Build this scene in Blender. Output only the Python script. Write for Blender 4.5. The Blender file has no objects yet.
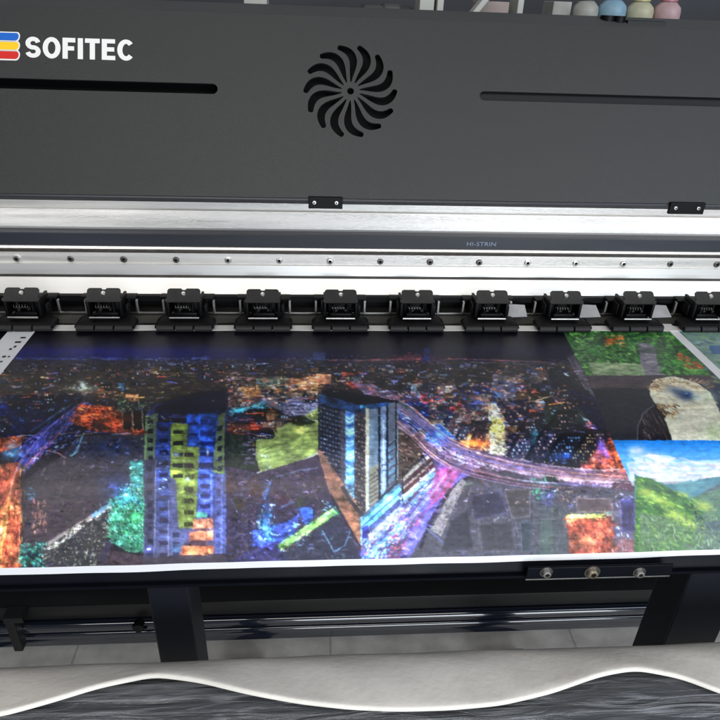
import bpy, bmesh, math, random
import numpy as np
from mathutils import Vector, Matrix
random.seed(7); rng = np.random.default_rng(7)
sc = bpy.context.scene
COL = sc.collection
H = 0.95                      # height of the platen above the floor

# ------------------------------------------------------------------ camera solve (two vanishing points)
def unit(v): v = np.array(v, float); return v/np.linalg.norm(v)
F = 650.0
_X = unit([9140, -20, F]); _Y = np.array([-47, -370, F], float); _Y = unit(_Y-_X*_X.dot(_Y)); _Z = np.cross(_X, _Y)
if _Z[1] > 0: _Z = -_Z
M3 = np.array([_X, _Y, _Z])
def ray(px, py): return M3@np.array([px-360, py-360, F])
CAM = -(ray(340, 326)*(0.11/75)) + np.array([0, 0, H])
def onY(px, py, y): r = ray(px, py); return CAM+r*((y-CAM[1])/r[1])
def onZ(px, py, z): r = ray(px, py); return CAM+r*((z+H-CAM[2])/r[2])
def zy(py, y, px=360): return float(onY(px, py, y)[2])      # height of a traced line on the depth plane y
def xy(px, py, y): return float(onY(px, py, y)[0])

# ------------------------------------------------------------------ materials
def lin(c):
    c = np.array(c, float)/255.0
    return np.where(c <= 0.04045, c/12.92, ((c+0.055)/1.055)**2.4)
def L4(c): return tuple(float(v) for v in lin(c))+(1,)
MATS = {}
def mat(name, rgb, rough=0.5, metal=0.0, bump=0.0, bscale=200, var=0.0, vscale=8, stretch=(1,1,1), coat=0, emit=None, spec=0.5, rvar=0.0):
    m = bpy.data.materials.new(name); m.use_nodes = True
    nt = m.node_tree; b = nt.nodes['Principled BSDF']
    b.inputs['Base Color'].default_value = (*rgb, 1); b.inputs['Roughness'].default_value = rough
    b.inputs['Metallic'].default_value = metal; b.inputs['Coat Weight'].default_value = coat
    b.inputs['Specular IOR Level'].default_value = spec
    tc = nt.nodes.new('ShaderNodeTexCoord'); mp = nt.nodes.new('ShaderNodeMapping'); mp.inputs['Scale'].default_value = stretch
    nt.links.new(tc.outputs['Object'], mp.inputs['Vector'])
    if var or rvar:
        n = nt.nodes.new('ShaderNodeTexNoise'); n.inputs['Scale'].default_value = vscale; n.inputs['Detail'].default_value = 6
        nt.links.new(mp.outputs[0], n.inputs['Vector'])
        if var:
            r = nt.nodes.new('ShaderNodeMapRange'); r.inputs['From Min'].default_value = .3; r.inputs['From Max'].default_value = .7
            r.inputs['To Min'].default_value = 1-var; r.inputs['To Max'].default_value = 1+var
            nt.links.new(n.outputs['Fac'], r.inputs['Value'])
            v = nt.nodes.new('ShaderNodeVectorMath'); v.operation = 'SCALE'; v.inputs[0].default_value = rgb
            nt.links.new(r.outputs[0], v.inputs['Scale']); nt.links.new(v.outputs[0], b.inputs['Base Color'])
        if rvar:
            r = nt.nodes.new('ShaderNodeMapRange'); r.inputs['From Min'].default_value = .3; r.inputs['From Max'].default_value = .7
            r.inputs['To Min'].default_value = max(.03, rough-rvar); r.inputs['To Max'].default_value = rough+rvar
            nt.links.new(n.outputs['Fac'], r.inputs['Value']); nt.links.new(r.outputs[0], b.inputs['Roughness'])
    if bump:
        n2 = nt.nodes.new('ShaderNodeTexNoise'); n2.inputs['Scale'].default_value = bscale; n2.inputs['Detail'].default_value = 4
        nt.links.new(mp.outputs[0], n2.inputs['Vector'])
        bp = nt.nodes.new('ShaderNodeBump'); bp.inputs['Strength'].default_value = bump; bp.inputs['Distance'].default_value = .001
        nt.links.new(n2.outputs['Fac'], bp.inputs['Height']); nt.links.new(bp.outputs[0], b.inputs['Normal'])
    if emit:
        b.inputs['Emission Color'].default_value = (*emit[0], 1); b.inputs['Emission Strength'].default_value = emit[1]
    MATS[name] = m
    return m
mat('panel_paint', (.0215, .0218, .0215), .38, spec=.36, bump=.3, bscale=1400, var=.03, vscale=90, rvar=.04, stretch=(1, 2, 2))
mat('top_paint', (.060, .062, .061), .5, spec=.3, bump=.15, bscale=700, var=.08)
mat('slot_black', (.002, .002, .0025), .7, spec=.1)
mat('slot_grey', (.007, .0075, .0085), .5, spec=.25, var=.1)
mat('alu', (.41, .405, .395), .33, metal=.6, var=.16, vscale=9, stretch=(.35, 12, 12), rvar=.10, bump=.25, bscale=260)
mat('alu_lower', (.52, .505, .48), .36, metal=.55, var=.15, vscale=11, stretch=(.35, 12, 12), rvar=.10, bump=.2, bscale=260)
mat('alu_shade', (.47, .465, .45), .38, metal=.6, var=.06, vscale=30, stretch=(.05, 6, 6))
mat('steel', (.62, .61, .59), .3, metal=1.0, var=.08, vscale=60)
mat('dark_steel', (.12, .115, .11), .35, metal=.8, var=.15, vscale=80)
mat('rail_black', (.016, .018, .024), .38, spec=.35, var=.15, vscale=20, stretch=(.3, 3, 3))
mat('plastic_black', (.0028, .0028, .0032), .45, spec=.13, bump=.2, bscale=500, var=.2, vscale=60)
mat('plastic_tab', (.013, .0125, .012), .38, spec=.35, bump=.3, bscale=400, var=.25, vscale=50)
mat('olive_metal', (.035, .034, .030), .5, spec=.3, bump=.15, bscale=400, var=.2, vscale=30, stretch=(.3, 2, 2))
mat('grey_plate', (.20, .20, .205), .45, var=.15, vscale=40)
mat('white_strip', (.50, .49, .47), .45, var=.08)
mat('rubber', (.022, .021, .022), .5, spec=.2, bump=.2)
mat('beam_black', (.0022, .003, .0055), .45, spec=.10, bump=.1, bscale=300, rvar=.08, vscale=15)
mat('leg_black', (.005, .0065, .010), .42, spec=.25, bump=.15, bscale=600)
mat('tube_gloss', (.006, .008, .014), .12, coat=.8, rvar=.04, vscale=10)
mat('tube_matte', (.007, .007, .007), .4, spec=.25, rvar=.1)
mat('letter_white', (.72, .71, .68), .5, spec=.2)
mat('logo_blue', (.015, .11, .45), .5, spec=.15); mat('logo_yellow', (.85, .50, .02), .5, spec=.15); mat('logo_red', (.55, .025, .02), .5, spec=.15)
mat('bar_text', (.12, .16, .22), .5)
mat('brass', (.55, .48, .36), .3, metal=1)
mat('white_vinyl', (.70, .665, .605), .6, spec=.22, bump=.6, bscale=120, var=.07, vscale=26)
mat('margin_vinyl', (.63, .63, .65), .35, bump=.05, bscale=80)
mat('ink_black', (.01, .01, .01), .5)
mat('led', (.9, .9, .9), .5, emit=((1, .98, .95), 2.0))
mat('dark_cloth', (.012, .016, .028), .8, bump=.4, bscale=40, var=.4, vscale=12)
mat('wall_dark', (.035, .038, .045), .7, var=.3, vscale=3)
mat('beige_box', (.38, .31, .28), .7, var=.15)
mat('white_post', (.45, .46, .42), .5, var=.1)
for k, c in dict(grey=(.34, .34, .31), cyan=(.22, .36, .46), yellow=(.44, .43, .30), pink=(.46, .32, .33)).items():
    m = mat('ink_'+k, c, .45, spec=.3, var=.2, vscale=40)
mat('cap_blue', (.02, .20, .50), .35); mat('cap_dark', (.05, .05, .055), .4); mat('cap_yellow', (.45, .42, .20), .35); mat('cap_pink', (.45, .16, .2), .35)

def floor_mat():
    m = mat('floor_concrete', (.50, .47, .43), .6, bump=.5, bscale=60, var=.22, vscale=16)
    nt = m.node_tree; b = nt.nodes['Principled BSDF']
    src = b.inputs['Base Color'].links[0].from_socket
    tc = nt.nodes.new('ShaderNodeTexCoord'); br = nt.nodes.new('ShaderNodeTexBrick')
    br.inputs['Scale'].default_value = 1; br.inputs['Brick Width'].default_value = .6; br.inputs['Row Height'].default_value = .6
    br.inputs['Mortar Size'].default_value = .003; br.offset = 0; br.inputs['Color1'].default_value = (1,1,1,1); br.inputs['Color2'].default_value = (.93,.93,.93,1); br.inputs['Mortar'].default_value = (.68,.68,.68,1)
    nt.links.new(tc.outputs['Object'], br.inputs['Vector'])
    mx = nt.nodes.new('ShaderNodeMix'); mx.data_type = 'RGBA'; mx.blend_type = 'MULTIPLY'; mx.inputs['Factor'].default_value = 1
    nt.links.new(src, mx.inputs[6]); nt.links.new(br.outputs['Color'], mx.inputs[7]); nt.links.new(mx.outputs[2], b.inputs['Base Color'])
floor_mat()

def film_mat():
    m = bpy.data.materials.new('stretch_film'); m.use_nodes = True; MATS['stretch_film'] = m
    nt = m.node_tree; b = nt.nodes['Principled BSDF']
    tc = nt.nodes.new('ShaderNodeTexCoord')
    def noise(scale, st, rot=0, det=6, dist=0):
        mp = nt.nodes.new('ShaderNodeMapping'); mp.inputs['Scale'].default_value = st; mp.inputs['Rotation'].default_value = (0, 0, rot)
        nt.links.new(tc.outputs['UV'], mp.inputs['Vector'])
        n = nt.nodes.new('ShaderNodeTexNoise'); n.inputs['Scale'].default_value = scale; n.inputs['Detail'].default_value = det; n.inputs['Distortion'].default_value = dist
        nt.links.new(mp.outputs[0], n.inputs['Vector']); return n.outputs['Fac']
    def ramp(x, a, c):
        r = nt.nodes.new('ShaderNodeMapRange'); r.inputs['From Min'].default_value = a; r.inputs['From Max'].default_value = c
        nt.links.new(x, r.inputs['Value']); return r.outputs[0]
    def mth(op, a, c):
        n = nt.nodes.new('ShaderNodeMath'); n.operation = op
        for i, v in enumerate((a, c)):
            if isinstance(v, (int, float)): n.inputs[i].default_value = v
            else: nt.links.new(v, n.inputs[i])
        return n.outputs[0]
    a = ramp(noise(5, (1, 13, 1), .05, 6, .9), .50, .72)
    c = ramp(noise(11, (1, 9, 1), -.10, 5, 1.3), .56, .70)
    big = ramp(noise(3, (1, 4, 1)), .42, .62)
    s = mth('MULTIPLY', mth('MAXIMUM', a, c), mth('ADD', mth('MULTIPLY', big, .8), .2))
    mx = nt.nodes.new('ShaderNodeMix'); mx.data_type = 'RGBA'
    mx.inputs[6].default_value = (.062, .065, .071, 1); mx.inputs[7].default_value = (.22, .225, .24, 1)  # pale streaks: crinkle highlights painted into the film colour
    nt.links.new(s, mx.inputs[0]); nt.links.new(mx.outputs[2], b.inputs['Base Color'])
    b.inputs['Roughness'].default_value = .24; b.inputs['Coat Weight'].default_value = .4
    bp = nt.nodes.new('ShaderNodeBump'); bp.inputs['Strength'].default_value = 1; bp.inputs['Distance'].default_value = .0045
    nt.links.new(mth('ADD', noise(5, (1, 13, 1), .05, 6, .9), noise(11, (1, 9, 1), -.10, 5, 1.3)), bp.inputs['Height']); nt.links.new(bp.outputs[0], b.inputs['Normal'])
film_mat()
def print_mat():
    m = bpy.data.materials.new('printed_ink'); m.use_nodes = True; MATS['printed_ink'] = m
    nt = m.node_tree; b = nt.nodes['Principled BSDF']
    a = nt.nodes.new('ShaderNodeVertexColor'); a.layer_name = 'ink'
    nt.links.new(a.outputs['Color'], b.inputs['Base Color']); b.inputs['Roughness'].default_value = .36
    b.inputs['Specular IOR Level'].default_value = .28
print_mat()

# ------------------------------------------------------------------ object helpers
def tag(o, label=None, cat=None, group=None, kind=None):
    for k, v in (('label', label), ('category', cat), ('group', group), ('kind', kind)):
        if v: o[k] = v
    return o
def empty(name, loc, label, cat, group=None):
    o = bpy.data.objects.new(name, None); COL.objects.link(o); o.location = loc; o.empty_display_size = .05
    return tag(o, label, cat, group)
def put(name, bm_or_me, mats, parent=None, smooth=None):
    if isinstance(bm_or_me, bmesh.types.BMesh):
        me = bpy.data.meshes.new(name); bmesh.ops.recalc_face_normals(bm_or_me, faces=bm_or_me.faces[:]); bm_or_me.to_mesh(me); bm_or_me.free()
    else: me = bm_or_me
    if isinstance(mats, str): mats = [mats]
    for m in mats: me.materials.append(MATS[m])
    o = bpy.data.objects.new(name, me); COL.objects.link(o)
    if parent:
        o.parent = parent
        p = parent; off = Vector((0, 0, 0))
        while p: off += p.location; p = p.parent
        me.transform(Matrix.Translation(-off))
    if smooth is not None:
        for p in me.polygons: p.use_smooth = True
        try: me.set_sharp_from_angle(angle=math.radians(smooth))
        except Exception: pass
    return o
def bx(bm, x0, x1, y0, y1, z0, z1, bev=0.0, mi=0):
    vs = [bm.verts.new((x, y, z)) for x in (x0, x1) for y in (y0, y1) for z in (z0, z1)]
    q = [(0,1,3,2), (4,6,7,5), (0,4,5,1), (2,3,7,6), (0,2,6,4), (1,5,7,3)]
    fs = [bm.faces.new([vs[i] for i in f]) for f in q]
    for f in fs: f.material_index = mi
    if bev:
        es = list({e for f in fs for e in f.edges})
        r = bmesh.ops.bevel(bm, geom=es, offset=bev, segments=2, affect='EDGES', profile=.5)
        for f in r['faces']: f.material_index = mi
    return bm
def prism(bm, prof, x0, x1, mi=0, nx=1, mis=None, close=True):
    """profile of (y, z) points swept along x"""
    rings = []
    for i in range(nx+1):
        x = x0+(x1-x0)*i/nx
        rings.append([bm.verts.new((x, y, z)) for y, z in prof])
    n = len(prof)
    for a, b in zip(rings[:-1], rings[1:]):
        for j in range(n if close else n-1):
            f = bm.faces.new((a[j], a[(j+1) % n], b[(j+1) % n], b[j])); f.material_index = mis[j] if mis else mi
    if close:
        for r in (rings[0], rings[-1]):
            f = bm.faces.new(r); f.material_index = mi
    return bm
def cyl(bm, c0, c1, r, seg=20, mi=0, r2=None):
    c0 = Vector(c0); c1 = Vector(c1); ax = (c1-c0); L = ax.length
    q = ax.to_track_quat('Z', 'Y').to_matrix().to_4x4()
    res = bmesh.ops.create_cone(bm, cap_ends=True, segments=seg, radius1=r, radius2=r if r2 is None else r2, depth=L, matrix=Matrix.Translation((c0+c1)/2)@q)
    for v in res['verts']:
        for f in v.link_faces: f.material_index = mi
    return bm
def lathe(bm, cx, cy, prof, seg=28, mi=0):
    rings = []
    for r, z in prof: rings.append([bm.verts.new((cx+r*math.cos(2*math.pi*k/seg), cy+r*math.sin(2*math.pi*k/seg), z)) for k in range(seg)])
    for a, b in zip(rings[:-1], rings[1:]):
        for k in range(seg):
            f = bm.faces.new((a[k], a[(k+1) % seg], b[(k+1) % seg], b[k])); f.material_index = mi
    bm.faces.new(rings[0]).material_index = mi; bm.faces.new(rings[-1]).material_index = mi
    return bm
def screw_head(c, nrm, r, depth=.0018):
    """round button head with a recessed hexagonal socket, axis along nrm"""
    bm = bmesh.new(); q = Vector(nrm).to_track_quat('Z', 'Y').to_matrix().to_4x4(); T = Matrix.Translation(Vector(c))@q
    prof = [(r, 0), (r*1.0, depth*.5), (r*.8, depth), (r*.45, depth*1.05), (r*.42, depth*.3)]
    rings = [[bm.verts.new(T@Vector((a*math.cos(2*math.pi*k/18), a*math.sin(2*math.pi*k/18), h))) for k in range(18)] for a, h in prof]
    for a, b in zip(rings[:-1], rings[1:]):
        for k in range(18): bm.faces.new((a[k], a[(k+1) % 18], b[(k+1) % 18], b[k])).material_index = 0
    f = bm.faces.new(rings[-1]); f.material_index = 1
    return bm

X0, X1 = -1.00, 1.12            # whole printer, wider than the picture
printer = empty('wide_format_printer', (0.06, 0, 0), 'large dark grey inkjet printer with open front and row of pinch rollers', 'printer')

# ------------------------------------------------------------------ front cover panel (tilted 60 degrees) with cut-outs
TILT = math.radians(60)
pB = Vector((0, -.020, zy(199, -.020)))                # lower edge of the panel
uv_ = Vector((0, math.cos(TILT), math.sin(TILT))); un_ = Vector((0, -math.sin(TILT), math.cos(TILT)))
def pan(px, py):                                       # traced point -> (x, t) on the panel
    r = ray(px, py); n = np.array(un_); P = CAM+r*(n.dot(np.array(pB)-CAM)/n.dot(r))
    return float(P[0]), float((P-np.array(pB)).dot(np.array(uv_)))
HP = pan(360, 18)[1]
PM = Matrix(((1, 0, 0, 0), (0, uv_.y, un_.y, pB.y), (0, uv_.z, un_.z, pB.z), (0, 0, 0, 1)))   # panel (x, t, out) -> world
def curve_mesh(loops, ext, bev=0.0):
    cu = bpy.data.curves.new('tmp', 'CURVE'); cu.dimensions = '2D'; cu.fill_mode = 'BOTH'; cu.extrude = ext; cu.bevel_depth = bev; cu.bevel_resolution = 1
    for lp in loops:
        s = cu.splines.new('POLY'); s.points.add(len(lp)-1); s.use_cyclic_u = True
        for p, (x, y) in zip(s.points, lp): p.co = (x, y, 0, 1)
    o = bpy.data.objects.new('tmp', cu); COL.objects.link(o)
    dg = bpy.context.evaluated_depsgraph_get(); me = bpy.data.meshes.new_from_object(o.evaluated_get(dg))
    bpy.data.objects.remove(o); me.materials.clear()
    return me
def slot_loop(xa, xb, t, r):
    pts = []
    for k in range(13): a = -math.pi/2+math.pi*k/12; pts.append((xb+r*math.cos(a), t+r*math.sin(a)))
    for k in range(13): a = math.pi/2+math.pi*k/12; pts.append((xa+r*math.cos(a), t+r*math.sin(a)))
    return pts
fcx, fct = pan(350.5, 91.5); FR = (pan(396.5, 92)[0]-pan(304.5, 92)[0])/2
def blade(a0):
    # centre line in polar form, with the blade's half width
    R_ = [.20, .32, .45, .58, .70, .82, .91, .97]; A_ = [0, -1.5, -3.5, -4.2, -2.8, 2.0, 9.0, 16.5]; W_ = [.010, .034, .058, .076, .087, .088, .078, .055]
    t_ = np.linspace(.20, .97, 22); A_ = np.interp(t_, R_, A_); W_ = np.interp(t_, R_, W_); ker = np.array([.2, .6, .2])
    for _ in range(3): A_[1:-1] = np.convolve(A_, ker, 'valid'); W_[1:-1] = np.convolve(W_, ker, 'valid')
    R_ = t_
    C_ = [(r*math.cos(math.radians(a0+a)), r*math.sin(math.radians(a0+a))) for r, a in zip(R_, A_)]
    lft, rgt = [], []
    for i, (x, y) in enumerate(C_):
        p = C_[max(0, i-1)]; q = C_[min(len(C_)-1, i+1)]; dx, dy = q[0]-p[0], q[1]-p[1]; l = math.hypot(dx, dy); nx, ny = -dy/l, dx/l
        lft.append((x+nx*W_[i], y+ny*W_[i])); rgt.append((x-nx*W_[i], y-ny*W_[i]))
    p, q = C_[-2], C_[-1]; dx, dy = q[0]-p[0], q[1]-p[1]; l = math.hypot(dx, dy)
    w_ = W_[-1]; ux, uy = dx/l, dy/l; nx, ny = -uy, ux
    tip = [(q[0]+ux*w_*.7*math.sin(a)-nx*w_*math.cos(a), q[1]+uy*w_*.7*math.sin(a)-ny*w_*math.cos(a)) for a in [math.pi*k/8 for k in range(1, 8)]]
    return [(fcx+FR*x, fct+FR*y) for x, y in rgt+tip+lft[::-1]]
outer = [(X0, 0), (X1, 0), (X1, HP), (X0, HP)]
holes = [blade(88+k*360/14) for k in range(14)]
holes.append([(fcx+FR*.075*math.cos(2*math.pi*k/16), fct+FR*.075*math.sin(2*math.pi*k/16)) for k in range(16)])
sx, st = pan(212.5, 89.2); sr = .0067
holes.append(slot_loop(-.74, sx, st, sr))
sx2, st2 = pan(484, 96.2)
holes.append(slot_loop(sx2, .95, st2, sr*.92))
me = curve_mesh([outer]+holes, .0012)
me.transform(PM)
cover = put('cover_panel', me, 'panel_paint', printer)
def on_panel(bm, name, m, parent, smooth=None):
    bm.transform(PM); return put(name, bm, m, parent, smooth)
bm = bmesh.new(); bx(bm, -.77, sx+.03, st-.02, st+.02, -.022, -.020); on_panel(bm, 'slot_backing', 'slot_black', cover)  # black sheet stands in for the unlit depth of the slot
bm = bmesh.new(); bx(bm, sx2-.02, .97, st2-.012, st2+.012, -.0075, -.006); on_panel(bm, 'slot_insert', 'slot_grey', cover)  # darker than the panel: recess shade put into the insert's colour
bm = bmesh.new(); bx(bm, fcx-.07, fcx+.07, fct-.07, fct+.07, -.014, -.012); on_panel(bm, 'fan_backing', 'slot_black', cover)  # black sheet stands in for the dark behind the fan openings
# folded hem along the lower edge
bm = bmesh.new(); bx(bm, X0, X1, -.0035, -.0002, -.016, .0010, .0006); on_panel(bm, 'panel_hem', 'rail_black', cover)
# lettering
def text_mesh(body, height, width, ext, off=.0):
    cu = bpy.data.curves.new('t', 'FONT'); cu.body = body; cu.size = 1; cu.extrude = 0; cu.offset = off; cu.resolution_u = 6; cu.space_character = 1.04
    o = bpy.data.objects.new('t', cu); COL.objects.link(o); dg = bpy.context.evaluated_depsgraph_get()
    me = bpy.data.meshes.new_from_object(o.evaluated_get(dg)); bpy.data.objects.remove(o); me.materials.clear()
    xs = [v.co.x for v in me.vertices]; ys = [v.co.y for v in me.vertices]
    a, b, c, d = min(xs), max(xs), min(ys), max(ys)
    bm = bmesh.new(); bm.from_mesh(me)
    for v in bm.verts: v.co = Vector(((v.co.x-a)/(b-a)*width, (v.co.y-c)/(d-c)*height, 0))
    r = bmesh.ops.extrude_face_region(bm, geom=bm.faces[:]); bmesh.ops.translate(bm, verts=[g for g in r['geom'] if isinstance(g, bmesh.types.BMVert)], vec=(0, 0, ext))
    return bm
tx0, tt0 = pan(26, 58.0); tx1, tt1 = pan(134, 60.5); hT = pan(80, 39.2)[1]-pan(80, 60.0)[1]
def stroke(path, w, h0):
    """closed outline of a thick stroke along a path of (x, y) points"""
    L, Rr = [], []
    for i, (x, y) in enumerate(path):
        p = path[max(0, i-1)]; q = path[min(len(path)-1, i+1)]; dx, dy = q[0]-p[0], q[1]-p[1]; l = math.hypot(dx, dy); nx, ny = -dy/l, dx/l
        L.append((x+nx*w/2, y+ny*h0/2)); Rr.append((x-nx*w/2, y-ny*h0/2))
    return L+Rr[::-1]
def arc(cx, cy, rx, ry, a, b, n=16): return [(cx+rx*math.cos(math.radians(a+(b-a)*k/n)), cy+ry*math.sin(math.radians(a+(b-a)*k/n))) for k in range(n+1)]
V, Hh = .25, .20
glyphs = [
 (.74, [stroke(arc(.37, .695, .245, .205, 12, 262, 18)+arc(.37, .297, .255, .198, 82, -168, 18), V*.93, Hh)]),
 (.86, [arc(.43, .5, .43, .51, 0, 360, 40)[:-1], arc(.43, .5, .185, .30, 0, 360, 40)[:-1]]),
 (.64, [[(0, 0), (V, 0), (V, .40), (.56, .40), (.56, .60), (V, .60), (V, .79), (.62, .79), (.62, 1), (0, 1)]]),
 (.25, [[(0, 0), (V, 0), (V, 1), (0, 1)]]),
 (.72, [[(.235, 0), (.485, 0), (.485, .79), (.72, .79), (.72, 1), (0, 1), (0, .79), (.235, .79)]]),
 (.66, [[(0, 0), (.66, 0), (.66, .20), (V, .20), (V, .41), (.61, .41), (.61, .61), (V, .61), (V, .80), (.65, .80), (.65, 1), (0, 1)]]),
 (.80, [stroke(arc(.43, .5, .305, .405, 42, 318, 28), V, Hh*1.02)])]
gw = sum(g[0] for g in glyphs)+.10*(len(glyphs)-1); sx_ = (tx1-tx0)/gw; cur = 0; loops = []
for w_, lps in glyphs:
    for lp in lps: loops.append([((cur+x)*sx_, y*hT) for x, y in lp])
    cur += w_+.10
lm = curve_mesh(loops, .0003); bm = bmesh.new(); bm.from_mesh(lm)
bm.transform(Matrix.Translation((tx0, (tt0+pan(134, 60.8)[1])/2-.0005, .0018)))
on_panel(bm, 'lettering', 'letter_white', cover)
# striped emblem: three stacked bars with rounded ends on a white backing
ex1, _ = pan(20.5, 46); et0 = pan(10, 60.5)[1]; et1 = pan(10, 33)[1]; hh = (et1-et0)
def bar(xa, xb, ta, tb, lift, rx, slant=.0):
    r = (tb-ta)/2; pts = []
    for k in range(9): a = -math.pi/2+math.pi*k/8; pts.append((xb-rx+rx*math.cos(a)+slant*(math.sin(a)), (ta+tb)/2+r*math.sin(a)))
    for k in range(9): a = math.pi/2+math.pi*k/8; pts.append((xa+rx+rx*math.cos(a)+slant*math.sin(a), (ta+tb)/2+r*math.sin(a)))
    bm = bmesh.new(); f = bm.faces.new([bm.verts.new((x, y, lift)) for x, y in pts])
    r = bmesh.ops.extrude_face_region(bm, geom=[f]); bmesh.ops.translate(bm, verts=[g for g in r['geom'] if isinstance(g, bmesh.types.BMVert)], vec=(0, 0, .0004))
    return bm
bars = [(.00, .33, 'logo_red', 0), (.335, .665, 'logo_yellow', .0), (.67, 1.0, 'logo_blue', 0)]
for a, b, m, o_ in bars:
    bk = bar(ex1-.048+o_, ex1+o_, et0+hh*a-.0006, et0+hh*b+.0006, .0014, .004, .001); on_panel(bk, 'emblem_border', 'letter_white', cover)
    on_panel(bar(ex1-.0465+o_, ex1-.0014+o_, et0+hh*a+.0011, et0+hh*b-.0009, .00195, .0033, .0008), 'emblem_stripe', m, cover)

# sloping top cover and its back
yT, zT = (PM@Vector((0, HP, 0)))[1:]
yR = .142; zR = zy(7.0, yR)
bm = bmesh.new()
prism(bm, [(yT+.0012, zT+.0005), (yR-.004, zR-.0008), (yR, zR-.0006), (yR+.003, zR-.004), (yR+.003, zT-.12), (yR, zT-.12), (yR-.002, zR-.006), (yT+.002, zT-.004)], X0, X1)
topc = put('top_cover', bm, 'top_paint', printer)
# latch on the top cover
lx = xy(610, 19, .12)
bm = bmesh.new(); cyl(bm, (lx, .128, zR-.006), (lx, .128, zR+.001), .010, 20); cyl(bm, (lx+.014, .122, zR-.007), (lx+.014, .122, zR+.001), .008, 16)
put('cover_latch', bm, 'plastic_black', printer, 30)
bm = bmesh.new(); bx(bm, lx+.022, lx+.075, .112, .121, zR-.009, zR-.0035, .001); put('latch_plate', bm, 'slot_grey', printer)
# rear housing behind the open bay and side housings beyond the picture
bm = bmesh.new(); bx(bm, X0-.25, X0-.002, -.30, .25, .80, zT, .01); put('side_housing', bm, 'panel_paint', printer)
bm = bmesh.new(); bx(bm, X1+.002, X1+.30, -.30, .25, .80, zT, .01); put('side_housing', bm, 'panel_paint', printer)

# magnet catches hanging at the panel's lower edge
for xa, xb, yy in ((308.5, 342.5, 203), (668, 703, 208.5)):
    P0 = onY(xa, yy, -.022); P1 = onY(xb, yy, -.022); zt = zy(yy-6.5, -.022, (xa+xb)/2); zb = zy(yy+5, -.022, (xa+xb)/2)
    bm = bmesh.new(); bx(bm, P0[0], P1[0], -.026, -.021, zb, zt, .0008)
    c = put('magnet_catch', bm, 'plastic_black', printer)
    for s in (.17, .82):
        xs = P0[0]+(P1[0]-P0[0])*s
        put('screw', screw_head((xs, -.026, (zb+zt)/2+.0005), (0, -1, 0), .0026, .001), ['steel', 'slot_black'], c, 40)

# ------------------------------------------------------------------ aluminium beam with guide rail (profile traced by depth and height)
prof = [(150, .100), (212, .100), (213, .092), (230, .084), (236, .086)]
pts = [(y, zy(p, y)) for p, y in prof]
pts = pts+[(.14, pts[-1][1]), (.14, pts[0][1])]
bm = bmesh.new(); prism(bm, pts, X0, X1, mis=[0, 0, 0, 1, 1, 1, 1])
beam = put('carriage_beam', bm, ['alu', 'alu_shade'], printer)
bm = bmesh.new(); bx(bm, X0, X1, .066, .0859, zy(248.5, .066), zy(236, .066), .0009)
bar_ = put('guide_rail', bm, 'rail_black', printer)
# lettering on the guide rail
tw = xy(496, 243, .0658)-xy(467, 243, .0658)
bm = text_mesh('HI-STRIN', .0062, tw, .0002)
bm.transform(Matrix.Translation((xy(467, 243, .0658), 0, 0)))
zt_ = zy(246, .0658, 482)
bm.transform(Matrix(((1,0,0,0), (0,0,-1,.0657), (0,1,0,zt_), (0,0,0,1))))
put('rail_lettering', bm, 'bar_text', bar_)
prof = [(249.0, .064), (251.2, .062), (251.6, .071), (254.6, .071), (255.0, .058), (265.6, .058), (266.4, .054), (276.2, .052), (276.8, .058), (278.4, .058), (279.0, .050), (297, .036), (300, .036)]
pts = [(y, zy(p, y)) for p, y in prof]
mis = [0, 1, 2, 0, 0, 1, 1, 1, 2, 0, 1, 1, 1, 1, 1]
pts = pts+[(.0855, pts[-1][1]), (.0855, pts[0][1])]
bm = bmesh.new(); prism(bm, pts, X0, X1, mis=mis)
lower = put('lower_profile', bm, ['alu_lower', 'alu_shade', 'dark_steel'], printer)
sxs = [17, 71, 125, 176, 228, 279, 330, 379.5, 428, 477, 525, 575, 622, 669.5, 716.5]
sp = (xy(716.5, 265, .058)-xy(17, 258, .058))/14; xs0 = xy(17, 258, .058)
zs = zy(261.2, .058)
for k in range(-10, 22):
    x = xs0+k*sp
    put('rail_screw', screw_head((x, .058, zs), (0, -1, 0), .0051 if k % 2 == 0 else .0047, .0022 if k % 3 else .003), [['dark_steel', 'steel'][(k*k+k//2) % 3 == 0], 'slot_black'], lower, 40)
# LED strip under the cover, lighting the bay
bm = bmesh.new(); bx(bm, X0+.02, X1-.02, .004, .012, pB.z+.030, pB.z+.034); put('light_strip', bm, 'led', printer)

# ------------------------------------------------------------------ roller bay
yb = .030
bm = bmesh.new()
z297, z301, z313, z326 = zy(297, yb), zy(302, yb), zy(314, yb), H-.0035
prism(bm, [(yb, z297), (yb, z301), (yb+.022, z301-.001), (yb+.022, z313+.001), (yb-.004, z313), (.002, zy(325.5, .002)), (.002, z326-.002), (yb+.05, z326-.002), (yb+.05, z297+.001)], X0, X1, mis=[0, 0, 0, 1, 2, 0, 0, 0, 0])
xbar = put('roller_crossbar', bm, ['plastic_black', 'dark_steel', 'olive_metal'], printer)
bm = bmesh.new(); bx(bm, X0, X1, yb-.0052, yb-.0035, zy(314.2, yb-.005), zy(312.6, yb-.005), .0003); put('bright_edge', bm, 'steel', xbar)
bm = bmesh.new(); bx(bm, X0, X1, -.0175, -.001, H+.0006, H+.0016, .0003); put('media_strip', bm, 'white_strip', printer)

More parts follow.
